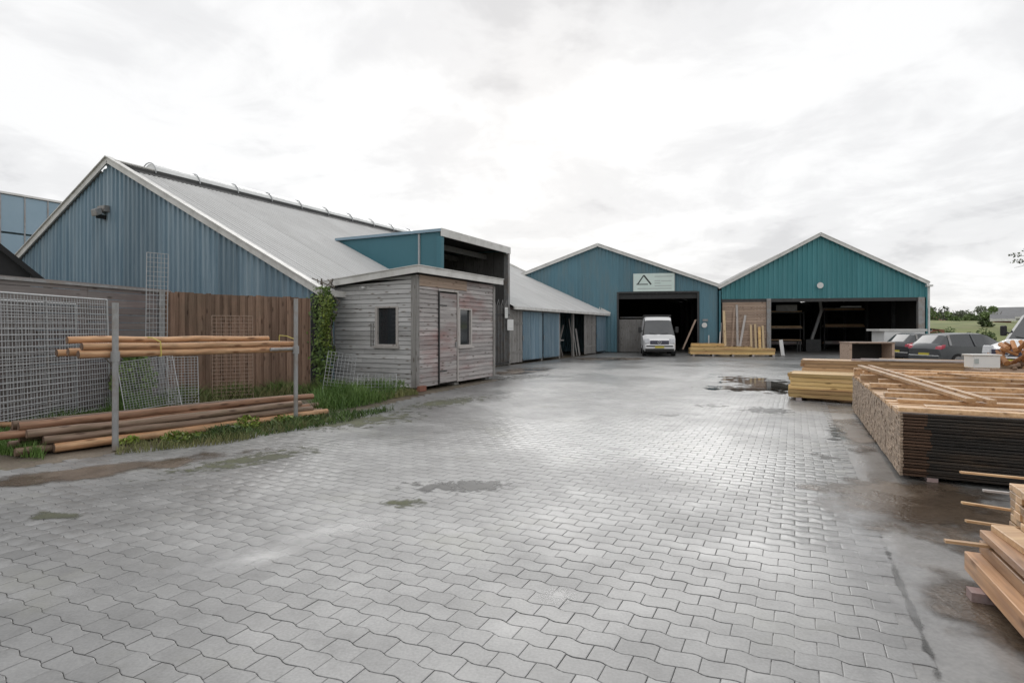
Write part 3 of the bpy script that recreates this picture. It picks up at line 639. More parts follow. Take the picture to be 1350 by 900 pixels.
# things in the open doorway
s_ = s_at(748)
ld = thing('trestle', 'grey wooden cross trestle in the dark open doorway', 'trestle', O + U*s_ + V*0.5, ANG)
for a_, b_ in (((-0.6,0,0.0),(0.6,0,1.9)), ((0.6,0.05,0.0),(-0.6,0.05,1.9))): MB().bar(a_, b_, 0.09, 0.05).build('leg', M['greywood_z'], ld)
MB().bar((-0.7,0.02,1.0),(0.7,0.02,1.0),0.05,0.08).build('crossbar', M['greywood_z'], ld)
for k in range(3):
    s_ = s_at(760+k*3.5)
    o = MB().bar((0,0,0.0),(0.12*k,0.35,2.3-0.3*k),0.12,0.03).build('leaning_board', M['greywood_z'], None, loc=O+U*s_+V*0.15); o.rotation_euler = (0,0,ANG)
    tag(o, 'grey board leaning inside the open doorway, '+('leftmost','middle','rightmost')[k]+' of three', 'board', 'boards leaning in the open doorway')
# flood light on gable
fl = thing('floodlight', 'small grey floodlight high on the blue gable', 'lamp', O + V*10.05, ANG)
zf = 5.85
MB().box(-0.20,-0.03,-0.22,0.22,zf,zf+0.22).build('housing', M['galv'], fl)
MB().obox((-0.34,0,zf-0.03),(0.10,0,0.05),(0,0.16,0),(0.02,0,-0.12),ch=0.02).build('lamp_head', M['galv'], fl)
MB().box(-0.36,-0.03,-0.02,0.02,zf-0.25,zf-0.1).build('bracket', M['black'], fl)

# ------------------------------------------------------------------ far-left buildings
gh = thing('building', 'tall building of pale blue panels behind the long barn at far left', 'building', (-25.4,28,0), ANG)
for i in range(-8, 14):
    for (z0,z1) in ((0,2.2),(2.22,4.4),(4.42,6.45),(6.55,8.38)):
        MB().box(i*1.0+0.03, i*1.0+0.97, 0, 0.08, z0, z1).build('wall_panel', M['bluepanel'], gh)
for i in range(-8, 15): MB().box(i*1.0-0.03, i*1.0+0.03, -0.03, 0.10, 0, 8.40).build('mullion', M['galv'], gh)
MB().box(-8.1, 14.1, -0.08, 12, 8.42, 8.52).build('roof', M['fascia'], gh)
MB().box(-8, 14, 11.8, 11.95, 0, 8.4).build('back_wall', M['bluepanel'], gh)
MB().box(-8.03, -7.95, 0.12, 11.8, 0, 8.4).build('end_wall', M['bluepanel'], gh)
bs = thing('shed', 'low shed with a black pitched roof behind the grey board wall', 'shed', (-11.57,14.0,0), R(38))
zr = 2.92
MB().prism([(0.1,zr-0.10),(-3.2,zr+3.13),(-6.5,zr-0.10),(-6.5,zr-0.25),(-3.2,zr+2.95),(0.1,zr-0.25)], (0,0,0), (1,0,0), (0,0,1), (0,3.2,0)).build('roof', M['blackroof'], bs)
MB().prism([(-0.3,0),(-0.3,zr+0.12),(-3.2,zr+2.97),(-6.2,zr+0.12),(-6.2,0)], (0,0.15,0), (1,0,0), (0,0,1), (0,0.1,0)).build('gable_wall', M['blackroof'], bs)
MB().box(-0.40,-0.30,0.26,3.1,0,zr-0.25).build('side_wall', M['blackroof'], bs)

# ------------------------------------------------------------------ grey board wall and brown fence
def lineframe(p0, p1): d = Vector(p1)-Vector(p0); return math.atan2(d.y, d.x), d.length
W0, W1 = (-9.45, 7.0, 0), (-8.35, 13.75, 0)
a_, l_ = lineframe(W0, W1)
gw = thing('board_wall', 'grey weathered horizontal board wall behind the wire mesh fence', 'wall', W0, a_)
z = 0.05; i = 0
while z < 2.52:
    x = 0.0
    while x < l_-0.05:
        e = min(x+2.3, l_); MB().box(x+0.004, e-0.004, -0.03+random.uniform(-.004,.004), 0.0, z+0.004, z+0.155).build('board', M['wallboard'], gw); x = e
    z += 0.162; i += 1
for k in range(4): MB().box(k*2.28, k*2.28+0.1, 0.002, 0.10, 0, 2.6).build('post', M['greywood_z'], gw)
MB().box(0, l_, -0.07, 0.10, 2.56, 2.61).build('cap_rail', M['galv'], gw)
F0, F1 = (-8.32, 13.55, 0), (-5.52, 15.42, 0)
a_, l_ = lineframe(F0, F1)
bf = thing('plank_fence', 'brown fence of upright planks in front of the blue gable', 'fence', F0, a_)
x = 0.0; i = 0
while x < l_:
    wd = 0.115; zt = 2.58-0.05*x/l_+random.uniform(-0.015,0.015); yy = -0.035 if i % 2 else 0.0
    MB().box(x, min(x+wd, l_), yy-0.022, yy, 0.04, zt).build('plank', M['brownboard'], bf); x += 0.095; i += 1
for z_ in (0.5, 1.4, 2.2): MB().box(0, l_, 0.003, 0.05, z_, z_+0.09).build('rail', M['brownboard'], bf)
o = MB().box(-0.14,-0.02,-0.16,-0.04,0,2.62).build('post', M['galv'], bf)

# ------------------------------------------------------------------ mesh fence panels, grids
def mesh_panel(name, label, cat, p0, ang, lw, h, dx, dz, z0=0.08, lean=0.0, m='wire', frame=0.02, wire=0.0028, stiff=(), group=None, grid=True):
    t = thing(name, label, cat, p0, ang, group); t.rotation_euler = (lean, 0, ang)
    w_ = MB(); x = 0.0
    nx = int(round(lw/dx)); nz_ = int(round(h/dz))
    for i in range(nx+1): w_.tube((lw*i/nx,0.003,z0),(lw*i/nx,0.003,z0+h), wire, n=4, caps=False)
    for j in range(nz_+1): w_.tube((0,-0.003,z0+h*j/nz_),(lw,-0.003,z0+h*j/nz_), wire, n=4, caps=False)
    o = w_.build('wire_mesh', M[m], t); 
    if nx+nz_ > 20: o['kind'] = 'stuff'
    if frame:
        for x in (0, lw): MB().tube((x,0,0.0),(x,0,z0+h), frame, n=8).build('upright', M[m], t)
        for z_ in (z0, z0+h): MB().tube((0,0,z_),(lw,0,z_), frame*0.8, n=8).build('rail', M[m], t)
    for x in stiff: MB().tube((x,0.02,0),(x,0.02,z0+h), 0.02, n=8).build('stiffener', M['galv'], t)
    return t
pA, pB = Vector((-8.40, 7.3,0)), Vector((-8.36, 11.75,0))
a_, l_ = lineframe(pA, pB)
mesh_panel('mesh_fence', 'large grey wire mesh fence panel in front of the grey board wall', 'fence', pA, a_, l_, 2.22, 0.065, 0.10, lean=R(-2), wire=0.0065, stiff=(2.95,))
mesh_panel('mesh_fence', 'second wire mesh panel leaning just behind the large one', 'fence', (-8.62,7.0,0), a_+0.01, 4.2, 2.1, 0.095, 0.12, lean=R(-1), wire=0.006)
g = ground(160, 552); 
gh_ = mesh_panel('wire_grid', 'low grey wire grid leaning behind the left rack post', 'wire grid', at(166,0,10.9)*1.0 - Vector((0,0,at(166,0,10.9).z)), R(38), 0.95, 1.0, 0.05, 0.05, z0=0.1, lean=R(-17), wire=0.004, frame=0.008)
gh_.rotation_euler = (R(-20), R(-7), R(38))
mesh_panel('wire_grid', 'narrow grey wire grid leaning beside the low one', 'wire grid', at(222,0,11.6) - Vector((0,0,at(222,0,11.6).z)), R(34), 0.55, 1.05, 0.06, 0.06, z0=0.08, lean=R(-14), wire=0.0045, frame=0.008)
mesh_panel('wire_grid', 'rust brown wire grid standing against the brown plank fence', 'wire grid', at(280,0,12.9) - Vector((0,0,at(280,0,12.9).z)), R(34), 0.86, 1.85, 0.10, 0.085, z0=0.15, lean=R(-3), m='rustwire', wire=0.006, frame=0.010)
mesh_panel('wire_grid', 'tall narrow pale wire grid rising above the grey board wall', 'wire grid', at(191,0,12.3) - Vector((0,0,at(191,0,12.3).z)), R(50), 0.42, 3.25, 0.07, 0.10, z0=0.1, lean=R(2), wire=0.0055, frame=0.009)
gg = mesh_panel('wire_grid', 'grey wire grid leaning beside the ivy at the cabin corner', 'wire grid', at(424,0,14.3) - Vector((0,0,at(424,0,14.3).z)), R(20), 0.72, 1.15, 0.09, 0.09, z0=0.02, lean=R(-16), wire=0.005, frame=0.006)
gg.rotation_euler = (R(-16), R(9), R(20))
mesh_panel('wire_grid', 'low bent wire grid at the foot of the cabin wall', 'wire grid', at(470,0,13.9) - Vector((0,0,at(470,0,13.9).z)), R(8), 0.95, 0.62, 0.09, 0.09, z0=0.0, lean=R(-25), wire=0.0045, frame=0.007)

# ------------------------------------------------------------------ pole rack, logs and poles
P1, P2 = ground(152, 593), ground(390, 555)
ra, rl = lineframe(P1, P2)
rk = thing('rack', 'galvanised tube rack of two posts holding pale poles', 'rack', P1, ra)
MB().tube((0,0,0),(0,0,2.06),0.040,n=12).build('post', M['galv'], rk, smooth=False)
MB().tube((rl,0,0),(rl,0,2.25),0.038,n=12).build('post', M['galv'], rk)
for x_ in (0, rl):
    MB().tube((x_,-0.02,1.30),(x_,0.62,1.30),0.024,n=8).build('arm', M['galv'], rk)
    MB().tube((x_,0,1.24),(x_,0,1.38),0.056,n=12).build('clamp', M['galv'], rk)
MB().tube((rl-0.5,0.03,1.33),(rl,0.03,1.33),0.03,n=8).build('stub_tube', M['galv'], rk)
rdir = (P2-P1).normalized(); rn = Vector((-rdir.y, rdir.x, 0))
def pole(p0, p1, r, m, name, label, cat, group, seg=7, wob=0.008, rr=random):
    p0, p1 = Vector(p0), Vector(p1); d = (p1-p0); ln = d.length; d.normalize()
    ang = math.atan2(d.y, d.x); el = math.asin(d.z)
    b = MB(); pts = [(ln*i/seg, rr.uniform(-wob,wob), rr.uniform(-wob,wob)) for i in range(seg+1)]; n = 12
    vs = []
    for i, p in enumerate(pts):
        q = r*(1.06-0.12*i/seg)*rr.uniform(0.97,1.03)
        for j in range(n):
            a = 2*math.pi*j/n; vs.append((p[0], p[1]+q*math.cos(a), p[2]+q*math.sin(a)))
    b.add(vs, [(i*n+j, i*n+(j+1)%n, (i+1)*n+(j+1)%n, (i+1)*n+j) for i in range(seg) for j in range(n)])
    t = thing(name, label, cat, p0, 0, group); t.rotation_euler = (0, -el, ang)
    b.build('shaft', m, t, smooth=True)
    e = MB()
    for c_, sgn in ((pts[0],-1),(pts[-1],1)):
        e = MB()
        q = r*(1.06 if sgn < 0 else 0.94)*1.0
        e.tube((c_[0]+sgn*0.001,c_[1],c_[2]),(c_[0]+sgn*0.006,c_[1],c_[2]), q, q*0.93, n=n)
        e.build('cut_end', M['logend'], t)
    return t
q0 = P1 - rdir*0.80
names = ['pale peeled pole at the back of the rack, reaching highest', 'orange peeled pole in front on the rack, upper one',
         'orange peeled pole at the bottom front of the rack', 'dark ended pole between the others on the rack', 'short pole low at the back of the rack bundle']
spec = [(0.46,1.365+0.09*2,0.0,3.35,0.046),(0.12,1.45,0.05,3.65,0.048),(0.10,1.345,0.0,3.70,0.050),(0.28,1.38,-0.05,3.45,0.048),(0.46,1.36,-0.12,3.1,0.045)]
for (off, z_, st, ln, r), nm in zip(spec, names):
    a_ = P1 + rn*off + rdir*(-0.40+st) + Vector((0,0,z_)); b_ = P1 + rn*off + rdir*(ln-0.68) + Vector((0,0,z_-0.03))
    pole(a_, b_, r, M['pole'], 'pole', nm, 'pole', 'poles lying on the tube rack')
stp = MB()
for x_ in (0.62, 2.95):
    c = P1 + rdir*x_
    ring = [c+rn*0.03+Vector((0,0,1.30)), c+rn*0.05+Vector((0,0,1.50)), c+rn*0.3+Vector((0,0,1.56)), c+rn*0.52+Vector((0,0,1.57)), c+rn*0.53+Vector((0,0,1.32)), c+rn*0.03+Vector((0,0,1.29))]
    o = MB().path(ring, 0.008, 5).build('strap', M['strap']); tag(o, 'yellow strap tied round the pole bundle near its '+('left' if x_ < 1 else 'right')+' end', 'strap', 'straps on the pole bundle')
# ground logs
A0, A1 = ground(66, 598), ground(428, 548)
ld_ = (A1-A0).normalized(); ln_ = Vector((-ld_.y, ld_.x, 0)); LL = (A1-A0).length
logs = []
rlog = random.Random(12)
LR = 0.058
for layer, n_, y00 in ((0, 6, 0.0), (1, 5, 0.06), (2, 4, 0.13), (3, 2, 0.28)):
    for k in range(n_):
        logs.append((y00+k*0.122+rlog.uniform(-.006,.006), LR+0.012+layer*0.104, rlog.uniform(-0.35,0.25)-0.12*layer, rlog.uniform(-0.25,0.35)-0.1*layer, layer, k, n_))
lay_n = ('bottom', 'second', 'third', 'top')
for (off, z_, st, en, layer, k, n_) in logs:
    a_ = A0 + ln_*off + ld_*st + Vector((0,0,z_)); b_ = A1 + ln_*(off+rlog.uniform(-.03,.03)) + ld_*(en-0.1) + Vector((0,0,z_))
    m_ = M['pole'] if (layer, k) in ((0,0),) else (M['bark'] if (layer+k) % 3 else M['bark2'])
    pos = 'front' if k == 0 else ('rearmost' if k == n_-1 else ('next to front','third from the front','fourth from the front','fifth from the front')[k-1])
    nm = ('orange log at the front foot of the log stack' if (layer,k) == (0,0) else pos+' log in the '+lay_n[layer]+' layer of the log stack')
    pole(a_, b_, LR*rlog.uniform(0.88,1.1), m_, 'log', nm, 'log', 'logs stacked on the ground behind the rack', wob=0.014)
o = pole(ground(0,572)+Vector((-1.3,-.2,.12)), ground(30,572)+Vector((0,0.3,.12)), 0.05, M['pole'], 'log', 'short pale log lying left of the log stack at the frame edge', 'log', None)

# ------------------------------------------------------------------ cabin
C0 = Vector((-2.60,15.24,0))
CB = thing('cabin', 'small grey wooden cabin with a flat white edged roof', 'cabin', C0, ANG)
CW, CD, CZ0 = 4.42, 2.95, 0.10   # along u (s), along v (t)
def ctop(t): return 3.17-0.09*t
def siding(face, length, m, openings, tops, step=0.128, base=CZ0):
    def put(a, b_, z, z1, o_):
        zt_a = min(z1, tops(a)); zt_b = min(z1, tops(b_))
        if b_-a < 0.02 or max(zt_a, zt_b) <= z+0.015: return
        zt_a = max(zt_a, z+0.004); zt_b = max(zt_b, z+0.004)
        if face == 'R': vs = [(a,-0.034+o_,z),(b_,-0.034+o_,z),(b_,-0.014+o_,zt_b),(a,-0.014+o_,zt_a),(a,0,z),(b_,0,z),(b_,0,zt_b),(a,0,zt_a)]
        else: vs = [(-0.034+o_,a,z),(-0.034+o_,b_,z),(-0.014+o_,b_,zt_b),(-0.014+o_,a,zt_a),(0,a,z),(0,b_,z),(0,b_,zt_b),(0,a,zt_a)]
        MB().add(vs, [(0,1,2,3),(4,7,6,5),(0,4,5,1),(3,2,6,7),(0,3,7,4),(1,5,6,2)]).build('siding_board', m, CB)
    z = base; i = 0
    while z < tops(0)-0.02:
        z1 = z+step-0.009; o_ = random.uniform(-0.004,0.004); pieces = [(0.0, length, z, z1)]
        for (a, b_, za, zb) in openings:
            ns = []
            for (p, q, r0, r1) in pieces:
                if b_ <= p or a >= q or zb <= r0 or za >= r1: ns.append((p,q,r0,r1)); continue
                if a > p: ns.append((p,a,r0,r1))
                if b_ < q: ns.append((b_,q,r0,r1))
                if za > r0+0.01: ns.append((max(a,p),min(b_,q),r0,za))
                if zb < r1-0.01: ns.append((max(a,p),min(b_,q),zb,r1))
            pieces = ns
        for (p, q, r0, r1) in pieces:
            cuts = [p] + ([p+(q-p)*random.uniform(0.3,0.7)] if q-p > 1.5 and i % 2 else []) + [q]
            for a, b_ in zip(cuts, cuts[1:]): put(a+0.002, b_-0.002, r0, r1, o_)
        z += step; i += 1
w1 = (0.59, 1.33, 1.22, 2.32); w2 = (2.15, 2.87, 1.16, 2.32); dr = (1.05, 2.06, 0.10, 2.78)
siding('L', CD, M['greywood_y'], [w1], lambda t: ctop(t)-0.02)
siding('R', CW, M['greywood'], [w2, dr, (0.12, 2.6, 2.86, 3.2)], lambda s: 3.16)
for k in range(3): MB().box(0.12, 2.6, -0.034-0.002*k, 0, 2.87+k*0.1, 2.965+k*0.1).build('brown_board', M['brownpanel'], CB)
MB().box(CW-0.02, CW, 0.01, CD, 0.1, 3.1).build('rear_wall', M['interior'], CB)
MB().box(0.01, CW, CD-0.02, CD, 0.1, 2.85).build('back_wall', M['interior'], CB)
MB().box(0.02, CW-0.03, 0.02, CD-0.03, CZ0-0.02, CZ0+0.04).build('floor', M['interior'], CB)
for (x0,x1,y0,y1) in ((-0.05,0.10,-0.052,-0.034),(-0.052,-0.034,-0.03,0.12),(CW-0.12,CW+0.01,-0.052,-0.034),(-0.052,-0.034,CD-0.1,CD)):
    MB().box(x0,x1,y0,y1,CZ0,3.12 if y1 < 1 else 2.85).build('corner_board', M['greywood_z'], CB)
# door
dd = MB().box(dr[0]+0.01, dr[1]-0.01, -0.012, 0.01, CZ0+0.02, dr[3]-0.02).build('door', M['interior'], CB)
x = dr[0]+0.03
z = CZ0+0.03
while z < dr[3]-0.1:
    MB().box(dr[0]+0.04, dr[1]-0.04, -0.030+random.uniform(-.003,.003), -0.013, z, z+0.118).build('door_board', M['greywood'], dd); z += 0.124
for (x0,x1) in ((dr[0]-0.03,dr[0]+0.03),(dr[1]-0.03,dr[1]+0.03)): MB().box(x0,x1,-0.058,-0.036,CZ0,dr[3]).build('door_frame', M['palewood'] if x0 > 1.5 else M['black'], CB)
MB().box(dr[0]-0.03,dr[1]+0.03,-0.060,-0.036,dr[3],dr[3]+0.06).build('door_frame', M['palewood'], CB)
for z_ in (0.45, 2.35): MB().box(dr[0]+0.03,dr[0]+0.42,-0.044,-0.034,z_,z_+0.035).build('hinge', M['darkmetal'], dd)
MB().box(dr[1]-0.14,dr[1]-0.10,-0.075,-0.034,1.15,1.30).build('door_handle', M['galv'], dd)
def win(face, o4, fm):
    a,b_,z0,z1 = o4
    f = MB(); g = MB()
    def bx(mb, p0,p1,d0,d1,q0,q1):
        if face == 'R': mb.box(p0,p1,d0,d1,q0,q1)
        else: mb.box(d0,d1,p0,p1,q0,q1)
    bx(g, a+0.04,b_-0.04,0.02,0.03,z0+0.04,z1-0.04)
    fr = MB()
    for (p0,p1,q0,q1) in ((a-0.03,a+0.045,z0,z1),(b_-0.045,b_+0.03,z0,z1),(a+0.045,b_-0.045,z1-0.045,z1),(a+0.045,b_-0.045,z0,z0+0.045)): bx(fr, p0,p1,-0.050,0.035,q0,q1)
    fo = fr.build('window_frame', fm, CB); g.build('pane', M['glass'], fo)
    sl = MB(); bx(sl, a-0.08,b_+0.08,-0.10,-0.034,z0-0.06,z0-0.002); sl.build('window_sill', fm, fo)
win('L', w1, M['palewood']); win('R', w2, M['palewood'])
for t_ in (1.42, 1.50): MB().box(-0.045,-0.035,t_,t_+0.03,1.2,1.85).build('batten', M['greywood_z'], CB)
# roof slab + fascia
ov = 0.22
def rz_(t): return ctop(t)+0.02
b = MB(); b.add([(-ov,-ov,rz_(-ov)+0.02),(CW+ov,-ov,rz_(-ov)+0.02),(CW+ov,CD+ov,rz_(CD+ov)+0.02),(-ov,CD+ov,rz_(CD+ov)+0.02),
                 (-ov,-ov,rz_(-ov)+0.12),(CW+ov,-ov,rz_(-ov)+0.12),(CW+ov,CD+ov,rz_(CD+ov)+0.12),(-ov,CD+ov,rz_(CD+ov)+0.12)],
                [(3,2,1,0),(4,5,6,7),(0,1,5,4),(1,2,6,5),(2,3,7,6),(3,0,4,7)]); b.build('roof', M['greyroof'], CB)
MB().bar((-ov-0.012,-ov-0.025,rz_(-ov)+0.07),(-ov-0.012,CD+ov,rz_(CD+ov)+0.07),0.024,0.18).build('fascia_board', M['fascia'], CB)
MB().bar((-ov,-ov-0.012,rz_(-ov)+0.07),(CW+ov+0.02,-ov-0.012,rz_(-ov)+0.07),0.024,0.18).build('fascia_board', M['fascia'], CB)
MB().bar((-ov-0.02,-ov-0.03,rz_(-ov)+0.172),(-ov-0.02,CD+ov,rz_(CD+ov)+0.172),0.07,0.022).build('roof_edge_strip', M['fascia'], CB)
MB().bar((-ov-0.03,-ov-0.022,rz_(-ov)+0.174),(CW+ov+0.03,-ov-0.022,rz_(-ov)+0.174),0.07,0.022).build('roof_edge_strip', M['fascia'], CB)
for (x_,y_) in ((0.2,0.2),(2.1,0.15),(4.1,0.2),(0.2,2.5),(4.1,2.5)): MB().box(x_-0.12,x_+0.12,y_-0.12,y_+0.12,0,CZ0).build('foundation_block', M['concrete'], CB)
MB().box(0.0,0.3,-0.14,-0.02,0.0,0.14).build('foundation_block', M['brick'], CB)
MB().obox((-0.07,1.75,2.86),(0.05,0,0),(0,0.05,0),(0,0,0.03),ch=0.01).build('outside_lamp', M['white'], CB)

# ------------------------------------------------------------------ facade barns
FD = 41.3; FA = math.atan2(-0.2, 1.0)
def fx(px): r = (px-675)/FPX; return FD*r/(1+0.2*r)/math.cos(FA)
def fY(px): r = (px-675)/FPX; return FD/(1+0.2*r)
def fz(px, py): return CH+(HY-py)/FPX*fY(px)
FO = Vector((0, FD, 0))
MBn = thing('barn', 'middle grey blue barn with a white van in its open doorway', 'barn', FO, FA)
ax_, az_ = fx(788), fz(788,324); rx_, rz1 = fx(946), fz(946,377); hw = rx_-ax_; lx_ = ax_-hw
def mz(x): return rz1+(az_-rz1)*(1-abs(x-ax_)/hw)
o0, o1, oz = fx(815), fx(920), fz(867,386)
clad(MBn, 'cladding_sheet', M['teal_m'], lx_, o0, (0,0,0),(1,0,0),(0,-1,0), lambda x: 0.05, lambda x: mz(x)-0.03, 1.1, 0.25, 0.03, breaks=(ax_,))
clad(MBn, 'cladding_sheet', M['teal_m'], o0, o1, (0,0,0),(1,0,0),(0,-1,0), lambda x: oz, lambda x: mz(x)-0.03, 1.1, 0.25, 0.03)
clad(MBn, 'cladding_sheet', M['teal_m'], o1, rx_, (0,0,0),(1,0,0),(0,-1,0), lambda x: 0.05, lambda x: mz(x)-0.03, 1.1, 0.25, 0.03)
def barnshell(T, lx, rx, ax, ez, az, m, depth=26, ov=0.25):
    sl = (az-ez)/(ax-lx)
    roofside(T, m, -0.25, depth, (lx-ov, ez-ov*sl+0.04), (ax, az+0.04), 'y', 1.2, 0.2, 0.03)
    roofside(T, m, -0.25, depth, (rx+ov*0.3, ez-ov*0.3*sl+0.04), (ax, az+0.04), 'y', 1.2, 0.2, 0.03)
    for sgn, ex in ((-1, lx-ov), (1, rx+ov*0.3)):
        ze = ez-abs(ex-(lx if sgn < 0 else rx))*sl
        MB().bar((ex,-0.27,ze+0.02),(ax,-0.27,az+0.02),0.04,0.2).build('verge_board', M['fascia'], T)
        MB().bar((ex,-0.24,ze+0.135),(ax,-0.24,az+0.135),0.16,0.03).build('verge_cap', M['fascia'], T)
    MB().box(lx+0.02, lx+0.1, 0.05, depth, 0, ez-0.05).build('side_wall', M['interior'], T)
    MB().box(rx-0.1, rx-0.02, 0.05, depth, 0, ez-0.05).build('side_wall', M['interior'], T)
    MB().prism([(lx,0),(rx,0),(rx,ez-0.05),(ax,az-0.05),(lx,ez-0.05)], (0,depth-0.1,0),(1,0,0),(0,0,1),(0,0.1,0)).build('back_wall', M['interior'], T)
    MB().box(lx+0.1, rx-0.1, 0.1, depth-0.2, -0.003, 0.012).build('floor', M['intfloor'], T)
    y = 4.0
    while y < depth-1:
        for ex in (lx+0.2, rx-0.2): MB().bar((ex,y,ez-0.3),(ax,y,az-0.3),0.14,0.28).build('rafter', M['darkmetal'], T)
        for ex in (lx+0.2, rx-0.2): MB().box(ex-0.1,ex+0.1,y-0.1,y+0.1,0,ez-0.2).build('frame_post', M['darkmetal'], T)
        y += 4.5
barnshell(MBn, lx_, rx_, ax_, rz1, az_, M['roof_far'])
for (a,b_,c,d) in ((o0-0.08,o0+0.04,0.0,oz+0.08),(o1-0.04,o1+0.08,0.0,oz+0.08)): MB().box(a,b_,-0.06,0.10,c,d).build('door_jamb', M['darkmetal'], MBn)
MB().box(o0+0.04,o1-0.04,-0.07,0.10,oz-0.02,oz+0.10).build('door_lintel', M['darkmetal'], MBn)
MB().box(o0+0.02,o1-0.02,0.12,0.5,oz-0.40,oz-0.03).build('roller_box', M['black'], MBn)
# sliding door leaves seen half open inside the opening
dl = MB().box(o0+0.05, o0+1.65, 0.55, 0.62, 0.05, 2.35).build('door_leaf', M['greywood_z'], MBn)
for k in range(5): MB().box(o0+0.1+k*0.3, o0+0.14+k*0.3, 0.53, 0.548, 0.05, 2.35).build('batten', M['greywood_z'], dl)
MB().box(o0+0.1, o0+3.2, 3.0, 3.4, 2.5, 2.58).build('storage_shelf', M['galv'], MBn)
# sign
sx0, sx1, sz0, sz1 = fx(835), fx(889), fz(862,384), fz(862,360.5)
SG = thing('sign', 'pale sign board with a dark peaked roof mark above the middle barn doorway', 'sign', FO + Vector((math.cos(FA),math.sin(FA),0))*sx0 , FA)
wS = sx1-sx0; hS = sz1-sz0
MB().box(0,wS,-0.12,-0.075,sz0,sz1).build('sign_board', M['signboard'], SG)
cxs = wS*0.255
b = MB(); b.bar((cxs-0.42,-0.127,sz0+hS*0.40),(cxs,-0.127,sz0+hS*0.90),0.006,0.075); b.build('roof_mark', M['signgrey'], SG)
b = MB(); b.bar((cxs,-0.127,sz0+hS*0.90),(cxs+0.50,-0.127,sz0+hS*0.38),0.008,0.10); b.build('roof_mark', M['signgrey'], SG)
b = MB(); b.box(cxs-0.50,cxs+0.28,-0.125,-0.121,sz0+hS*0.37,sz0+hS*0.42); b.build('mark_base_line', M['signgrey'], SG)
for k,(a,b_,q) in enumerate(((0.52,0.95,0.80),(0.52,0.66,0.56),(0.52,0.66,0.43),(0.68,0.93,0.55),(0.52,0.93,0.28),(0.10,0.93,0.13))):
    MB().box(wS*a,wS*b_,-0.124,-0.121,sz0+hS*q,sz0+hS*(q+0.045)).build('print_line', M['signsoft'], SG)
for (p,q,r_,s_) in ((-0.03,0,sz0,sz1),(wS,wS+0.03,sz0,sz1)): MB().box(p,q,-0.13,-0.075,r_,s_).build('sign_frame', M['galv'], SG)
# right barn
RB = thing('barn', 'right teal corrugated barn with a wide dark open front', 'barn', FO, FA)
ax2, az2 = fx(1080), fz(1080,310); lx2, rx2 = fx(951), fx(1222); ez2 = fz(1222,373.5)
hz2 = fz(1085,393)
def rz2f(x): return az2-(az2-ez2)*abs(x-ax2)/(ax2-lx2 if x < ax2 else rx2-ax2)
clad(RB, 'cladding_sheet', M['teal_r'], lx2, rx2-0.02, (0,0,0),(1,0,0),(0,-1,0), lambda x: hz2, lambda x: rz2f(x)-0.03, 1.2, 0.30, 0.055, breaks=(ax2,))
barnshell(RB, lx2+0.02, rx2-0.05, ax2, ez2, az2, M['roof_far'])
MB().box(lx2, rx2, -0.04, 0.12, hz2-0.22, hz2-0.003).build('lintel', M['darkmetal'], RB)
pL = fx(1013)
MB().box(pL-0.13,pL+0.13,-0.16,0.12,0,hz2-0.0).build('door_pillar', M['galv'], RB)
pR = fx(1214)
MB().box(pR-0.2,pR+0.16,-0.14,0.12,0,hz2).build('door_pillar', M['galv'], RB)
MB().tube((rx2+0.06,-0.12,0),(rx2+0.06,-0.12,ez2-0.2),0.06,n=8).build('downpipe', M['fascia'], RB)
MB().box(rx2-0.08,rx2-0.0,-0.10,0.1,0.0,ez2-0.2).build('corner_post', M['teal_r'], RB)
MB().box(rx2-0.12,rx2+0.22,-0.30,-0.05,ez2-0.22,ez2-0.1).build('gutter', M['fascia'], RB)
MB().tube((lx2-0.12,-0.14,0),(lx2-0.12,-0.14,ez2-0.3),0.07,n=8).build('downpipe', M['teal_d'], RB)
z = 0.35; 
MB().box(lx2+0.05, pL-0.13, -0.03, 0.05, 0, 0.33).build('plinth', M['concrete'], RB)
while z < hz2-0.25:
    MB().box(lx2+0.05+random.uniform(0,0.02), pL-0.14, -0.035+random.uniform(-.005,.005), -0.004, z, z+0.165).build('wall_board', M['brownpanel'], RB); z += 0.175
FX = Vector((math.cos(FA), math.sin(FA), 0)); FN = Vector((-FX.y, FX.x, 0))
def fpos(px, dy=0.0): return FO + FX*fx(px) + FN*dy
l2 = thing('floodlight', 'round white lamp on the teal gable of the right barn', 'lamp', fpos(1080), FA)
MB().tube((0,-0.06,fz(1080,376)),(0,-0.22,fz(1080,376.5)),0.16,0.20,12).build('lamp_head', M['white'], l2); MB().box(-0.05,0.05,-0.07,-0.0,fz(1080,376)-0.2,fz(1080,376)+0.2).build('bracket', M['galv'], l2)
l3 = thing('wall_lamp', 'small white wall lamp right of the middle barn doorway', 'lamp', fpos(928), FA)
MB().tube((0,-0.06,1.95),(0,-0.25,1.93),0.13,0.18,10).build('lamp_head', M['white'], l3); MB().box(-0.1,0.25,-0.12,-0.03,2.2,2.35).build('housing', M['galv'], l3)
l4 = thing('post', 'thin pale post standing right of the middle barn doorway', 'post', fpos(933,-0.5), FA)
MB().tube((0,0,0),(0,0,1.25),0.035,n=8).build('shaft', M['fascia'], l4); MB().box(-.08,.08,-.08,.08,0,.04).build('foot', M['galv'], l4)
MB().box(fx(929),fx(944),-0.045,-0.032,0.05,0.75).build('base_panel', M['greyroof'], MBn)
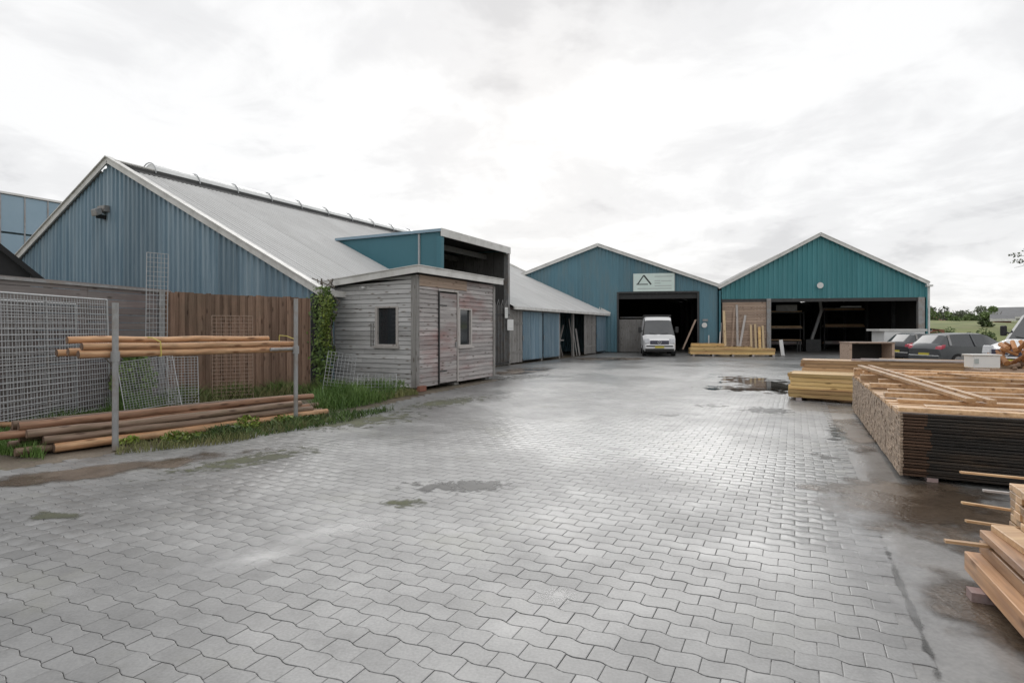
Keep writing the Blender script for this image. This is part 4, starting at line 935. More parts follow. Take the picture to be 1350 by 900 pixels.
# items in right barn
def rack_unit(px, dy, w_, h, n, label, m='darkmetal', boards=True):
    t = thing('storage_rack', label, 'rack', fpos(px, dy), FA)
    for x_ in (0, w_):
        for y_ in (0, 0.9): MB().box(x_-0.04,x_+0.04,y_-0.04,y_+0.04,0,h).build('upright', M[m], t)
    for k in range(n):
        z_ = 0.4+k*(h-0.5)/max(n-1,1); MB().box(-0.04,w_+0.04,-0.03,0.93,z_,z_+0.07).build('shelf', M[m], t)
        if boards:
            for q in range(3):
                o = MB().box(0.1,w_-0.1,0.1+q*0.25,0.3+q*0.25,z_+0.075,z_+0.16+random.random()*0.15).build('timber', M['fresh_x' if (k+q)%3 else 'greywood'], None)
                o.location = t.location; o.rotation_euler = (0,0,FA)
                tag(o, ('front','middle','rear')[q]+' timber on the '+('bottom','middle','top')[k]+' shelf of the '+('left' if 'left' in label else 'right')+' rack in the open barn', 'timber', 'timber stored in the open barn')
    return t
rack_unit(1030, 7.0, 3.4, 3.0, 3, 'dark rack deep inside the left half of the open barn')
rack_unit(1150, 9.0, 3.2, 3.2, 3, 'dark rack deep inside the right half of the open barn')
dc = thing('duct', 'dark bent extraction duct hanging from the roof of the open barn', 'duct', fpos(1105, 5.0), FA)
MB().path([(-0.1,0,0.9),(0.3,0,2.2),(0.55,0,3.0),(0.45,0,3.8),(0.05,0,4.1)],0.12,8).build('pipe', M['galv'], dc); MB().box(-0.6,0.4,-0.4,0.4,0,0.9).build('machine', M['darkmetal'], dc)
wn = thing('workbench', 'long grey workbench inside the open barn', 'bench', fpos(1035, 4.2), FA)
MB().box(0,2.2,0,0.8,0.82,0.9).build('worktop', M['fresh_x'], wn)
for x_ in (0.05,2.1):
    for y_ in (0.05,0.7): MB().box(x_,x_+0.08,y_,y_+0.08,0,0.82).build('leg', M['darkmetal'], wn)
# slatted window in the back wall
for k in range(5): MB().box(fx(1064)+2.2+k*0.34, fx(1064)+2.36+k*0.34, 25.7, 25.88, 2.6, 4.2).build('window_slot', M['skylight'], RB)
MB().box(fx(1040),fx(1070),3.2,3.3,hz2-0.75,hz2-0.3).build('hanging_panel', M['concrete'], RB)
def tubelight(px, dy, z, label):
    t = thing('tube_light', label, 'lamp', fpos(px, dy), FA); MB().box(-0.7,0.7,-0.06,0.06,z,z+0.08).build('housing', M['white'], t); return t
tubelight(1040,10.0,3.9,'unlit white tube light high in the left half of the open barn'); tubelight(1170,6.0,3.3,'unlit white tube light high in the right half of the open barn')
# board crate / low cabinet in front of right barn
cr = thing('crate', 'open fronted brown wooden crate in front of the open barn', 'crate', Vector((at(1120,0,22).x, 22.0, 0)), R(-6))
cw, chh = 1.65, 1.12
MB().box(0,0.09,0,0.8,0,chh).build('side_panel', M['brownpanel'], cr); MB().box(cw-0.09,cw,0,0.8,0,chh).build('side_panel', M['brownpanel'], cr)
MB().box(0.09,cw-0.09,0,0.8,0.30,0.36).build('shelf', M['brownpanel'], cr); MB().box(-0.02,cw+0.02,-0.02,0.82,chh,chh+0.05).build('top_panel', M['brownpanel'], cr); MB().box(0.09,cw-0.09,0.74,0.79,0.0,chh).build('back_panel', M['interior'], cr)
# pale panels stacked behind
tb = thing('trailer', 'white box trailer parked at the right side of the open barn', 'trailer', Vector((at(1187,0,31).x, 31.0, 0)), FA)
MB().box(-0.8,1.2,0,1.6,0.7,1.55).build('box', M['white'], tb); MB().box(-1.05,1.3,-0.05,1.7,1.56,1.68).build('lid', M['fascia'], tb)
MB().tube((0.6,-0.06,0.33),(0.6,0.12,0.33),0.33,n=16).build('wheel', M['rubber'], tb); MB().box(-0.9,1.2,0.02,1.58,0.5,0.69).build('chassis', M['darkmetal'], tb)
# leaning timber against the board wall
lean = [(955,0.16,2.9,-0.05,'fresh_z','brown'),(963,0.12,3.1,0.25,'brownpanel','reddish brown'),(972,0.14,2.6,0.5,'palewood','pale grey'),(971,0.14,3.3,0.0,'palewood','tall pale'),
        (947,0.10,2.1,0.15,'palewood','thin pale'),(989,0.13,1.95,0.02,'fresh_z','yellowish'),(995,0.13,2.0,0.0,'fresh_z','yellow'),(1000,0.16,1.8,0.03,'yellow_x','brownish yellow'),(1005,0.13,1.9,0.0,'fresh_z','bright yellow')]
lnm = ['brown plank leaning at the left end of the board wall','reddish brown plank leaning beside the left end of the board wall','slanting pale grey plank leaning on the board wall','tallest pale plank leaning upright on the board wall',
       'thin pale plank leaning at the corner between the two barns','leftmost of the four short yellow planks by the grey pillar','second from left of the four short yellow planks by the grey pillar','brownish plank among the short yellow planks by the grey pillar','short yellow plank nearest the grey pillar']
for (px_, w_, h, dx, m, _), nm in zip(lean, lnm):
    p = fpos(px_, -0.45); o = MB().bar((0,0,0),(dx,0.38,h),w_,0.045,up=(0,-1,0)).build('plank', M[m if m in ('palewood','fresh_z') else m], None, loc=p); o.rotation_euler = (0,0,FA)
    tag(o, nm, 'plank', 'planks leaning on the board wall of the right barn')
# pallets low by the wall
for k, px_ in enumerate((955, 974)):
    t = thing('pallet', 'small yellowish pallet at the foot of the board wall, '+('left' if k == 0 else 'right')+' one', 'pallet', fpos(px_, -1.25), FA, 'pallets at the foot of the board wall')
    for q in range(3): MB().box(-0.5,0.6,q*0.3,q*0.3+0.09,0,0.5).build('bearer', M['yellow_x'], t)
    for q in range(5): MB().box(-0.5+q*0.23,-0.34+q*0.23,-0.02,0.72,0.502,0.53).build('slat', M['fresh_y'], t)

# ------------------------------------------------------------------ timber packs
def pack(name, label, p, ang, length, nw, nl, bw, bh, m, group=None, gap=0.006, z0=0.08, jitter=0.03, ch=0.0, spacer_every=0, single=True, ends='end'):
    """boards run along local x; nw across (y), nl layers"""
    t = thing(name, label, 'timber pack', p, ang, group)
    z = z0
    for k in range(int(length/1.2)+1):
        MB().box(0.15+k*1.15, 0.27+k*1.15, 0, nw*(bw+gap), 0, z0-0.002).build('bearer', M['greywood'], t)
    cnt = 0; rest = MB()
    for l in range(nl):
        for j in range(nw):
            outer = (l == nl-1) or j == 0
            a = random.uniform(-jitter,jitter); e = length+random.uniform(-jitter,jitter)
            y0 = j*(bw+gap)+random.uniform(-0.003,0.003)
            if outer:
                b = MB(); b.obox(((a+e)/2, y0+bw/2, z+bh/2), ((e-a)/2,0,0), (0,bw/2,0), (0,0,bh/2-(0.005 if bh > 0.08 else 0.0015)), 0, ch); b.build('board', m, t); cnt += 1
            else: rest.box(a, e, y0, y0+bw, z+0.001, z+bh-0.0015, random.uniform(-0.5,0.5))
        z += bh
        if spacer_every and (l+1) % spacer_every == 0 and l < nl-1:
            for q in range(3): MB().box(0.2+q*(length-0.5)/2, 0.26+q*(length-0.5)/2, -0.03, nw*(bw+gap)+0.02, z+0.001, z+0.019).build('spacer', M['greywood_y'], t)
            z += 0.02
    if rest.f: tag(rest.build('inner_boards', m, t), kind='stuff')
    return t, z
# pack by the middle barn
t, _ = pack('timber_pack', 'low orange and yellow timber pack between the two far barns', fpos(901,-4.1)+Vector((0,0,0)), FA-0.02, fx(1008)-fx(901)-0.35, 6, 5, 0.16, 0.075, M['yellow_x'], z0=0.12)
t, _ = pack('timber_pack', 'short yellow timber pack behind the low pack by the van', fpos(905,-2.9), FA, 2.0, 3, 8, 0.16, 0.08, M['yellow_x'], z0=0.12)
o = MB().bar((0,0,0.3),(0.9,0.5,2.3),0.14,0.04).build('plank', M['brownpanel'], None, loc=fpos(898,-1.0)); o.rotation_euler=(0,0,FA); tag(o, 'orange brown plank leaning at the right jamb beside the van', 'plank')
# white bollard-ish post by pillar
bo = thing('bollard', 'white tilted guard post at the foot of the grey pillar', 'bollard', fpos(1017,-2.8), FA)
MB().bar((0,0,0),(-0.12,0,1.0),0.2,0.10).build('shaft', M['white'], bo); MB().box(-0.15,0.15,-0.12,0.12,0,0.04).build('foot', M['galv'], bo)
# stack A: far packs at right
adir = math.atan2(-0.55, 0.835)
A_ = ground(1040, 527)
t, zA = pack('timber_pack', 'lower yellow brown timber pack behind the wide board stack', A_, adir, 4.6, 8, 6, 0.13, 0.095, M['yellow_x'], z0=0.07, jitter=0.06)
ad = Vector((math.cos(adir), math.sin(adir), 0)); an = Vector((-ad.y, ad.x, 0))
t, zB = pack('timber_pack', 'long light brown timber pack lying on top behind the wide board stack', Vector((at(1058,0,14.9).x,14.9,0)), adir+0.06, 6.0, 6, 8, 0.13, 0.10, M['fresh_x'], z0=0.08, jitter=0.07)
for k in range(5):
    p = Vector((at(1058,0,14.9).x,14.9,0))+an*(0.1+0.16*k)+ad*(1.1+0.2*k)+Vector((0,0,zB+0.03+0.012*(k%2)))
    o = MB().bar((0,0,0),(5.0-0.3*k,random.uniform(-.2,.2),0.0),0.12,0.035,ch=0.003).build('plank', M['greywood' if k < 2 else 'fresh_x'], None, loc=p); o.rotation_euler=(0,0,adir+0.04)
    tag(o, ('grey','greyish','pale','light brown','rearmost')[k]+' loose plank lying on the long timber pack', 'plank', 'loose planks on the long timber pack')
# stack B: wide stack
B0 = ground(1187, 632)
bdir = ANG-math.pi/2
bl = thing('board_stack', 'wide stack of dark wet fence boards with pale sawn ends', 'board stack', B0, bdir+math.pi/2)
# local x = u (away), local -y = boards run to the right
NWB, NLB, bwB, bhB, LB = 46, 21, 0.122, 0.0335, 4.4
for k in range(5): MB().box(0.02, NWB*(bwB+0.006), -0.25-k*0.95, -0.35-k*0.95, 0, 0.045).build('bearer', M['greywood'], bl)
rest = MB(); ends = MB(); z = 0.047
for l in range(NLB):
    for j in range(NWB):
        x0 = j*(bwB+0.006)+0.02; j0 = random.uniform(-0.006,0.006); y1 = -j0; tint = random.uniform(-0.5,0.5)
        if j == 0:
            zz = z+random.uniform(-0.002,0.002); yl = -LB
            xo = x0+random.uniform(-0.014,0.016); bd = MB().box(xo, x0+bwB, yl, y1-0.26+random.uniform(-.04,.04), zz, zz+bhB-0.009).build('board', M['wetboard'], bl)
            MB().box(xo+0.002, x0+bwB-0.002, y1-0.36, y1-0.03, zz+0.001, zz+bhB-0.010).build('unstained_end', M['brownend'], bd)
            ends.box(x0, x0+bwB, y1-0.029, y1, zz, zz+bhB-0.007, tint)
        elif l == NLB-1:
            if j % 1 == 0: MB().box(x0, x0+bwB, -LB, y1, z, z+bhB-0.004+random.choice((0,0.004,0.012,0.02))).build('top_board', M['fresh_y'], bl)
        else:
            ends.box(x0, x0+bwB, y1-0.35, y1, z, z+bhB-0.006, tint)
    z += bhB
tag(ends.build('board_ends', M['end'], bl), kind='stuff')
MB().box(0.14, NWB*(bwB+0.006)-0.05, -LB+0.02, -0.34, 0.05, z-bhB-0.004).build('inner_boards', M['wetboard'], bl)
for k in range(4): MB().box(-0.035, -0.005, -0.10-k*1.35, -0.16-k*1.35, 0.03, z-0.05).build('upright_batten', M['wetboard'], bl) if k in (1,3) else None
BZ = z
bu = Vector((math.cos(bdir+math.pi/2), math.sin(bdir+math.pi/2), 0)); br = Vector((bu.y, -bu.x, 0))
def onB(x, y, dz): return B0 + bu*x + br*y + Vector((0,0,BZ+dz))
loose = [((0.06,-0.02),(0.06,4.6),0.13,0.045,0.042,'front edge plank on the wide board stack'),
         ((0.42,0.30),(0.38,4.5),0.22,0.03,0.04,'broad pale wet plank second from the front on the wide board stack'),
         ((0.95,0.10),(0.98,4.3),0.12,0.04,0.04,'warm brown plank in the front part of the wide board stack'),
         ((1.55,0.03),(1.55,4.6),0.14,0.06,0.05,'thick yellow plank before the middle of the wide board stack'),
         ((2.2,0.15),(2.2,4.4),0.14,0.05,0.045,'long straight plank on the middle of the wide board stack'),
         ((2.9,0.0),(2.9,4.5),0.15,0.07,0.055,'thick plank on the rear half of the wide board stack'),
         ((3.6,0.2),(3.6,4.6),0.14,0.09,0.06,'brown beam on the rear half of the wide board stack'),
         ((4.3,0.0),(4.3,4.5),0.15,0.10,0.07,'rear brown beam near the far end of the wide board stack'),
         ((5.0,0.1),(5.0,4.6),0.15,0.12,0.08,'thick beam near the far end of the wide board stack'),
         ((5.6,0.0),(5.6,4.6),0.16,0.13,0.085,'thickest beam at the far end of the wide board stack')]
for (a, b_, w_, h, dz, nm) in loose:
    o = MB().bar(onB(a[0],a[1],dz), onB(b_[0],b_[1],dz), w_, h, ch=0.004).build('plank', M['fresh_x' if 'brown' in nm else 'fresh_y'], None); tag(o, nm, 'plank', 'loose planks on the wide board stack')
# diagonal laths
o = MB().bar(onB(5.5,0.10,0.20), onB(0.75,0.80,0.10), 0.09, 0.05, ch=0.003).build('beam', M['fresh_x']); tag(o, 'long pale beam lying diagonally over the wide board stack, left one', 'beam', 'diagonal beams on the wide board stack')
o = MB().bar(onB(5.5,0.26,0.205), onB(0.65,0.98,0.105), 0.07, 0.05, ch=0.003).build('beam', M['fresh_y']); tag(o, 'long pale beam lying diagonally over the wide board stack, right one', 'beam', 'diagonal beams on the wide board stack')
o = MB().bar(onB(4.6,1.2,0.16), onB(3.6,1.9,0.14), 0.05, 0.04).build('lath', M['fresh_x']); tag(o, 'short pale lath on the rear half of the wide board stack', 'lath')

# stack C: beams bottom right
cdir = math.atan2(0.916, 0.40)
Cp = ground(1262, 764)
cu = Vector((math.cos(cdir), math.sin(cdir), 0)); cr_ = Vector((cu.y, -cu.x, 0))
M['beam'] = wood('beam_timber', (0.33,0.17,0.085), (0.56,0.35,0.20), 'x', dirt=(0.24,0.145,0.10), dscale=(1.2,11,11), damt=0.75, var=0.55, bump=0.0015, rough=0.5)
CT = thing('beam_stack', 'low stack of thick sawn beams at the bottom right', 'timber pack', Cp, cdir)
def cbeam(x0, x1, y, z, w_, h, nm='beam', m='beam'):
    b = MB(); b.obox(((x0+x1)/2, y, z+h/2), ((x1-x0)/2,0,0), (0,w_/2,0), (0,0,h/2-0.002), random.uniform(-.5,.5), 0.004); b.build(nm, M[m], CT)
for k in range(4): MB().box(-0.35-k*0.9,-0.25-k*0.9,-1.5,0.02,0,0.06).build('bearer', M['greywood'], CT)
lay = [(0.062,0.13,0.0),(0.195,0.085,0.02)]
ys = 0
for li,(z_,h,off) in enumerate(lay):
    y = -0.05-off-0.06*li
    for k in range(9):
        w_ = random.choice((0.12,0.14,0.13)); cbeam(-3.6+random.uniform(-.1,.1), random.uniform(-0.05,0.05)-0.02*k, y-w_/2, z_, w_, h); y -= w_+0.008
z_ = 0.283
for x_ in (-0.12,-1.3,-2.4): MB().box(x_-0.02,x_+0.02,-1.4,0.10 if x_ > -1 else 0.0,z_,z_+0.018).build('spacer', M['fresh_y'], CT)
z_ += 0.019; y = -0.12
for k in range(7):
    cbeam(-3.5, random.uniform(-0.06,0.05), y-0.07, z_, 0.13, 0.055); y -= 0.14
# upper block, set back to the right
CT2 = thing('board_stack', 'pack of pale boards showing its sawn ends at the right frame edge', 'timber pack', Cp + cu*0.15 + cr_*0.47, cdir)
zc = 0.0
for l in range(10):
    for k in range(4):
        e_ = random.uniform(-.012,.012)
        b = MB(); b.obox((0.056+k*0.114, -1.0+e_, zc+0.027), (0.055,0,0), (0,1.0,0), (0,0,0.0255), 0, 0.003); b.build('board', M['fresh_y'], CT2)
    zc += 0.056
# thin laths sticking out to the left
for k, (px0, py0, px1, py1, dep) in enumerate(((1266,622,1360,631,4.9),(1296,646,1370,654,4.6),(1268,662,1366,677,4.35),(1273,686,1372,700,4.12))):
    a = at(px0,py0,dep); b_ = at(px1,py1,dep-0.12)
    o = MB().bar(a, b_+(b_-a)*0.8, 0.03, 0.016).build('lath', M['palewood'] if k == 1 else M['fresh_x']); tag(o, ('highest','second highest','third highest','lowest')[k]+' thin lath sticking out left from the tall pack', 'lath', 'spacer laths sticking out at the right edge')
# long plank over the beams
o = MB().bar(Cp+cr_*0.25+cu*0.02+Vector((0,0,0.375)), Cp+cr_*0.42-cu*2.9+Vector((0,0,0.40)), 0.13, 0.045, ch=0.004).build('plank', M['fresh_x']); tag(o, 'pale warm plank lying on top of the low beam stack', 'plank')

# ------------------------------------------------------------------ right-hand clutter
bx = thing('box', 'white plastic box standing on the far timber packs', 'box', at(1283,0,11.6)-Vector((0,0,at(1283,0,11.6).z-0.88)), R(-8))
bz0 = 0.0
MB().obox((0.26,0.16,0.135),(0.25,0,0),(0,0.16,0),(0,0,0.13),ch=0.015).build('body', M['white'], bx)
MB().obox((0.26,0.16,0.275),(0.27,0,0),(0,0.18,0),(0,0,0.015),ch=0.006).build('lid', M['fascia'], bx)
MB().box(0.02,0.10,-0.012,-0.001,0.1,0.2).build('label_plate', M['signsoft'], bx)
# bundle of rough wood
rw = random.Random(4)
for k in range(26):
    px_ = rw.uniform(1312,1362); py_ = rw.uniform(452,492); p = at(px_, py_, rw.uniform(12.2,12.9))
    d = Vector((rw.uniform(-.5,.5), rw.uniform(-.7,.7), rw.uniform(-.35,.35))).normalized()*rw.uniform(0.16,0.3)
    b = MB(); b.tube(-d, d, rw.uniform(0.035,0.06), rw.uniform(0.03,0.05), 7); o = b.build('firewood_piece', M['orange'] if py_ < 478 else M['bark'], None, loc=p)
    tag(o, 'rough piece of orange brown firewood in the heap at the right edge', 'firewood', 'firewood heap at the right edge')
cg = thing('pallet_cage', 'brown crate under the firewood heap at the right edge', 'crate', Vector((at(1310,0,12.2).x,12.2,0)), R(-5))
for k in range(7): MB().box(0,1.6,0,0.03,0.05+k*0.115,0.14+k*0.115).build('slat', M['brownpanel'], cg)
MB().box(0.0,1.6,0.04,0.9,0.72,0.78).build('deck', M['brownpanel'], cg)
for x_ in (0,0.8,1.52): MB().box(x_,x_+0.08,0.032,0.10,0,0.84).build('post', M['brownpanel'], cg)
# metal roof rack / frame of tubes in front of cars
tf = thing('barrier', 'low grey metal tube barrier in front of the parked cars', 'barrier', Vector((at(1180,0,17).x,17,0)), R(-3))
MB().tube((0,0,0.55),(1.95,0,0.52),0.03,n=6).build('rail', M['galv'], tf); MB().tube((0,0,0.38),(1.95,0,0.36),0.03,n=6).build('rail', M['galv'], tf)
for x_ in (0.0,1.0,1.95): MB().tube((x_,0,0),(x_,0,0.6 if x_ < 1.5 else 0.95),0.03,n=6).build('post', M['galv'], tf)

# ------------------------------------------------------------------ vehicles
def car(label, p, rz, paint, L_=4.25, W_=1.76, H=1.50, kind='hatch'):
    t = thing('parked_car', label, 'car', p, rz)
    # stations: x, zbot, zbelt, zroof(top line), half width at belt, half width roof
    st = [(-2.10,0.42,0.78,0.80,0.74,0.70),(-2.06,0.30,0.88,0.95,0.82,0.72),(-1.98,0.25,0.93,1.05,0.85,0.66),(-1.62,0.22,0.95,1.40,0.87,0.58),(-1.35,0.20,0.95,1.47,0.88,0.58),
          (-0.6,0.20,0.93,H,0.88,0.60),(0.15,0.20,0.91,H-0.01,0.88,0.60),(0.45,0.20,0.90,1.42,0.88,0.58),(1.15,0.20,0.90,0.97,0.87,0.66),(1.7,0.22,0.84,0.86,0.84,0.62),(2.02,0.26,0.68,0.72,0.76,0.5),(2.14,0.36,0.52,0.56,0.60,0.4)]
    body, sg, fg = MB(), MB(), MB(); rings = []
    for (x,zb,zl,zr_,wb,wr) in st:
        mid = (zb+zl)/2
        half = [(0.0,zb),(wb*0.86,zb),(wb*0.985,zb+0.10),(wb,mid),(wb*0.985,zl),(wr,zr_-0.03 if zr_-zl > 0.1 else (zl+zr_)/2+0.005),(wr*0.72,zr_),(0.0,zr_+0.012)]
        rings.append([(x,y,z) for y,z in half] + [(x,-y,z) for y,z in half[-2:0:-1]])
    n = len(rings[0]); vs = [q for r in rings for q in r]; bf_, sf_, ff_ = [], [], []
    for i in range(len(rings)-1):
        for j in range(n):
            f = (i*n+j, i*n+(j+1)%n, (i+1)*n+(j+1)%n, (i+1)*n+j)
            side = j in (4, n-5-0) ; top = j in (5,6,n-6-0,n-7-0)
            jj = j if j < 7 else (n-1-j)
            if jj == 4 and 2 <= i <= 7: sf_.append(f)
            elif jj in (5,6) and i in (2,7): ff_.append(f)
            else: bf_.append(f)
    bf_ += [tuple(range(n)), tuple(range((len(rings)-1)*n, len(rings)*n))[::-1]]
    body.add(vs, bf_); bo_ = body.build('body', paint, t, smooth=True)
    for fs, nm in ((sf_,'side_window'),(ff_,'windscreen')):
        for grp in ([[f for f in fs if vs[f[0]][1]+vs[f[1]][1] > 0]] + [[f for f in fs if vs[f[0]][1]+vs[f[1]][1] <= 0]]) if nm == 'side_window' else ([f for f in fs if vs[f[0]][0] < -1], [f for f in fs if vs[f[0]][0] > 0]):
            g_ = MB(); ids = sorted(set(i for f in grp for i in f)); mp_ = {a: k for k, a in enumerate(ids)}
            g_.add([vs[i] for i in ids], [tuple(mp_[i] for i in f) for f in grp]); g_.build(nm if nm == 'side_window' else ('rear_window' if vs[grp[0][0]][0] < 0 else nm), M['carglass'], t, smooth=True)
    for s_ in (1,-1):
        for (xa,xb,za,zb_,ya,yb) in ((-1.64,-1.50,0.96,1.40,0.875,0.60),(-0.42,-0.34,0.94,1.45,0.885,0.62)):
            MB().bar((xa,s_*ya,za),((xa if xa > -1 else xb),s_*yb,zb_),0.08,0.03).build('pillar', paint if xa > -1 else M['galv'], t)
        for xw in (-1.30,1.32):
            w_ = MB().tube((xw,s_*0.70,0.31),(xw,s_*0.895,0.31),0.31,n=22).build('wheel', M['rubber'], t)
            MB().tube((xw,s_*0.896,0.31),(xw,s_*0.905,0.31),0.20,n=16).build('rim', M['galv'], w_)
        MB().obox((-1.98,s_*0.70,0.90),(0.10,0,0.03),(0,0.16,0),(0.02,0,0.075),ch=0.02).build('tail_light', M['red'], t)
        MB().obox((2.0,s_*0.60,0.62),(0.10,0,-0.02),(0,0.14,0),(0,0,0.06),ch=0.02).build('headlight', M['lamp'], t)
        MB().obox((0.75,s_*0.98,0.98),(0.05,0,0),(0,0.09,0),(0,0,0.06),ch=0.015).build('mirror', M['black'], t)
        MB().box(-1.2,1.0,s_*0.855-0.01,s_*0.855+0.012,0.55,0.59).build('side_trim', M['black'], t)
    MB().box(-2.125,-2.08,-0.27,0.27,0.52,0.63).build('number_plate', M['plate'], t)
    MB().obox((-2.06,0,0.42),(0.09,0,0),(0,0.80,0),(0,0,0.12),ch=0.03).build('bumper', paint, t)
    return t
gc = car('grey hatchback parked before the open barn, rear turned to the yard', Vector((at(1237,0,24.6).x+1.75, 25.3, 0)), R(8), M['cargrey'])
dcx = car('dark car mostly hidden behind the grey hatchback', Vector((at(1200,0,28.0).x+1.55, 28.6, 0)), R(8), M['cardark'], H=1.42)

def van(label, p, rz, length=5.6, H=2.45, W_=1.95, name='parked_van', roofbox=False):
    """front faces local -y"""
    t = thing(name, label, 'van', p, rz); hw_ = W_/2
    # side profile stations from nose: y, zbot, ztop, half width low, half width top
    st = [(0.0,0.42,0.86,0.76,0.72),(0.05,0.34,0.98,0.88,0.78),(0.22,0.32,1.08,0.94,0.82),(0.95,0.32,1.27,0.97,0.88),(1.02,0.32,1.32,0.975,0.885),(1.72,0.32,2.22,0.975,0.80),(1.98,0.32,H-0.05,0.975,0.80),(2.3,0.32,H,0.975,0.82),(length-0.1,0.32,H,0.975,0.82),(length,0.40,H-0.06,0.95,0.80)]
    rings = []
    for (y,zb,zt,wl,wt) in st:
        zm = min(1.25, zt-0.05)
        half = [(0,zb),(wl*0.93,zb),(wl,zb+0.12),(wl,zm),(wt,zt-0.04),(wt*0.86,zt),(0,zt+0.012)]
        rings.append([(x_,y,z_) for x_,z_ in half]+[(-x_,y,z_) for x_,z_ in half[-2:0:-1]])
    n = len(rings[0]); vs = [q for r in rings for q in r]; bf_, wf, sf_ = [], [], []
    for i in range(len(rings)-1):
        for j in range(n):
            f = (i*n+j, (i+1)*n+j, (i+1)*n+(j+1)%n, i*n+(j+1)%n); jj = j if j < 6 else (n-1-j)
            if i == 4 and jj in (4,5): wf.append(f)
            elif i in (4,5) and jj == 3: sf_.append(f)
            else: bf_.append(f)
    bf_ += [tuple(range(n))[::-1], tuple(range((len(rings)-1)*n, len(rings)*n))]
    MB().add(vs, bf_).build('body', M['vanwhite'], t, smooth=False)
    g_ = MB(); ids = sorted(set(i for f in wf for i in f)); mp_ = {a: k for k, a in enumerate(ids)}
    g_.add([vs[i] for i in ids], [tuple(mp_[i] for i in f) for f in wf]); ws = g_.build('windscreen', M['screen'], t)
    for s_ in (1,-1):
        MB().bar((s_*0.1,1.0,1.34),(s_*0.55,1.05,1.42),0.02,0.02).build('wiper', M['black'], ws)
        sub = [f for f in sf_ if (vs[f[0]][0]+vs[f[2]][0])*s_ > 0]
        g_ = MB(); ids = sorted(set(i for f in sub for i in f)); mp_ = {a: k for k, a in enumerate(ids)}
        g_.add([vs[i] for i in ids], [tuple(mp_[i] for i in f) for f in sub]); g_.build('side_window', M['carglass'], t)
        MB().obox((s_*0.74,0.06,0.95),(0.15,0,0),(0,0.08,0.0),(0,0.03,0.15),ch=0.03).build('headlight', M['lamp'], t)
        mr = MB().obox((s_*1.12,1.28,1.62),(0.10,0,0),(0,0.06,0),(0,0,0.19),ch=0.03).build('mirror', M['black'], t)
        MB().bar((s_*0.93,1.28,1.52),(s_*1.05,1.28,1.58),0.05,0.05).build('mirror_arm', M['black'], mr)
        for yw in (0.95,length-1.2):
            w_ = MB().tube((s_*0.74,yw,0.34),(s_*0.985,yw,0.34),0.34,n=22).build('wheel', M['rubber'], t)
            MB().tube((s_*0.986,yw,0.34),(s_*0.996,yw,0.34),0.20,n=14).build('rim', M['galv'], w_)
        MB().obox((s_*0.72,-0.035,0.52),(0.14,0,0),(0,0.012,0),(0,0,0.06),ch=0.01).build('fog_light', M['lamp'], t)
    gr = MB().obox((0,-0.012,0.86),(0.55,0,0),(0,0.03,0.0),(0,0.0,0.115),ch=0.02).build('grille', M['navy'], t)
    for k in range(3): MB().box(-0.52,0.52,-0.055,-0.043,0.785+k*0.065,0.80+k*0.065).build('grille_bar', M['galv'], gr)
    em = MB(); 
    for k in range(16):
        a0, a1 = 2*math.pi*k/16, 2*math.pi*(k+1)/16
        em.tube((0.105*math.cos(a0),-0.075,0.87+0.105*math.sin(a0)),(0.105*math.cos(a1),-0.075,0.87+0.105*math.sin(a1)),0.014,n=5)
    for k in range(3):
        a0 = math.pi/2+2*math.pi*k/3; em.tube((0,-0.075,0.87),(0.10*math.cos(a0),-0.075,0.87+0.10*math.sin(a0)),0.014,0.006,n=5)
    em.build('round_emblem', M['lamp'], gr)
    MB().obox((0,-0.02,0.58),(0.86,0,0),(0,0.09,0),(0,0,0.14),ch=0.05).build('bumper', M['vanwhite'], t)
    MB().obox((0,-0.05,0.40),(0.84,0,0),(0,0.09,0),(0,0,0.10),ch=0.04).build('lower_bumper', M['black'], t)
    MB().box(-0.27,0.27,-0.15,-0.135,0.52,0.64).build('number_plate', M['plate'], t)
    MB().box(-0.78,0.78,-0.118,-0.108,0.60,0.68).build('air_intake', M['black'], t)
    return t
vp = at(869.5, 470, FPX*CH/37.0)
vn = van('white van facing the yard in the doorway of the middle barn', Vector((vp.x, vp.y, 0)), FA)
rkv = thing('roof_rack', 'dark roof rack on the white van in the doorway', 'roof rack', vn.location, FA)
for y_ in (2.4,3.4,4.4): MB().tube((-0.85,y_,2.56),(0.85,y_,2.56),0.02,n=6).build('crossbar', M['darkmetal'], rkv)
for x_ in (-0.85,0.85): MB().tube((x_,2.2,2.54),(x_,4.6,2.54),0.02,n=6).build('side_rail', M['darkmetal'], rkv)
van('white van at the right frame edge facing left', Vector((at(1350,0,19.0).x, 19.6, 0)), R(-78), name='parked_van', H=2.3)

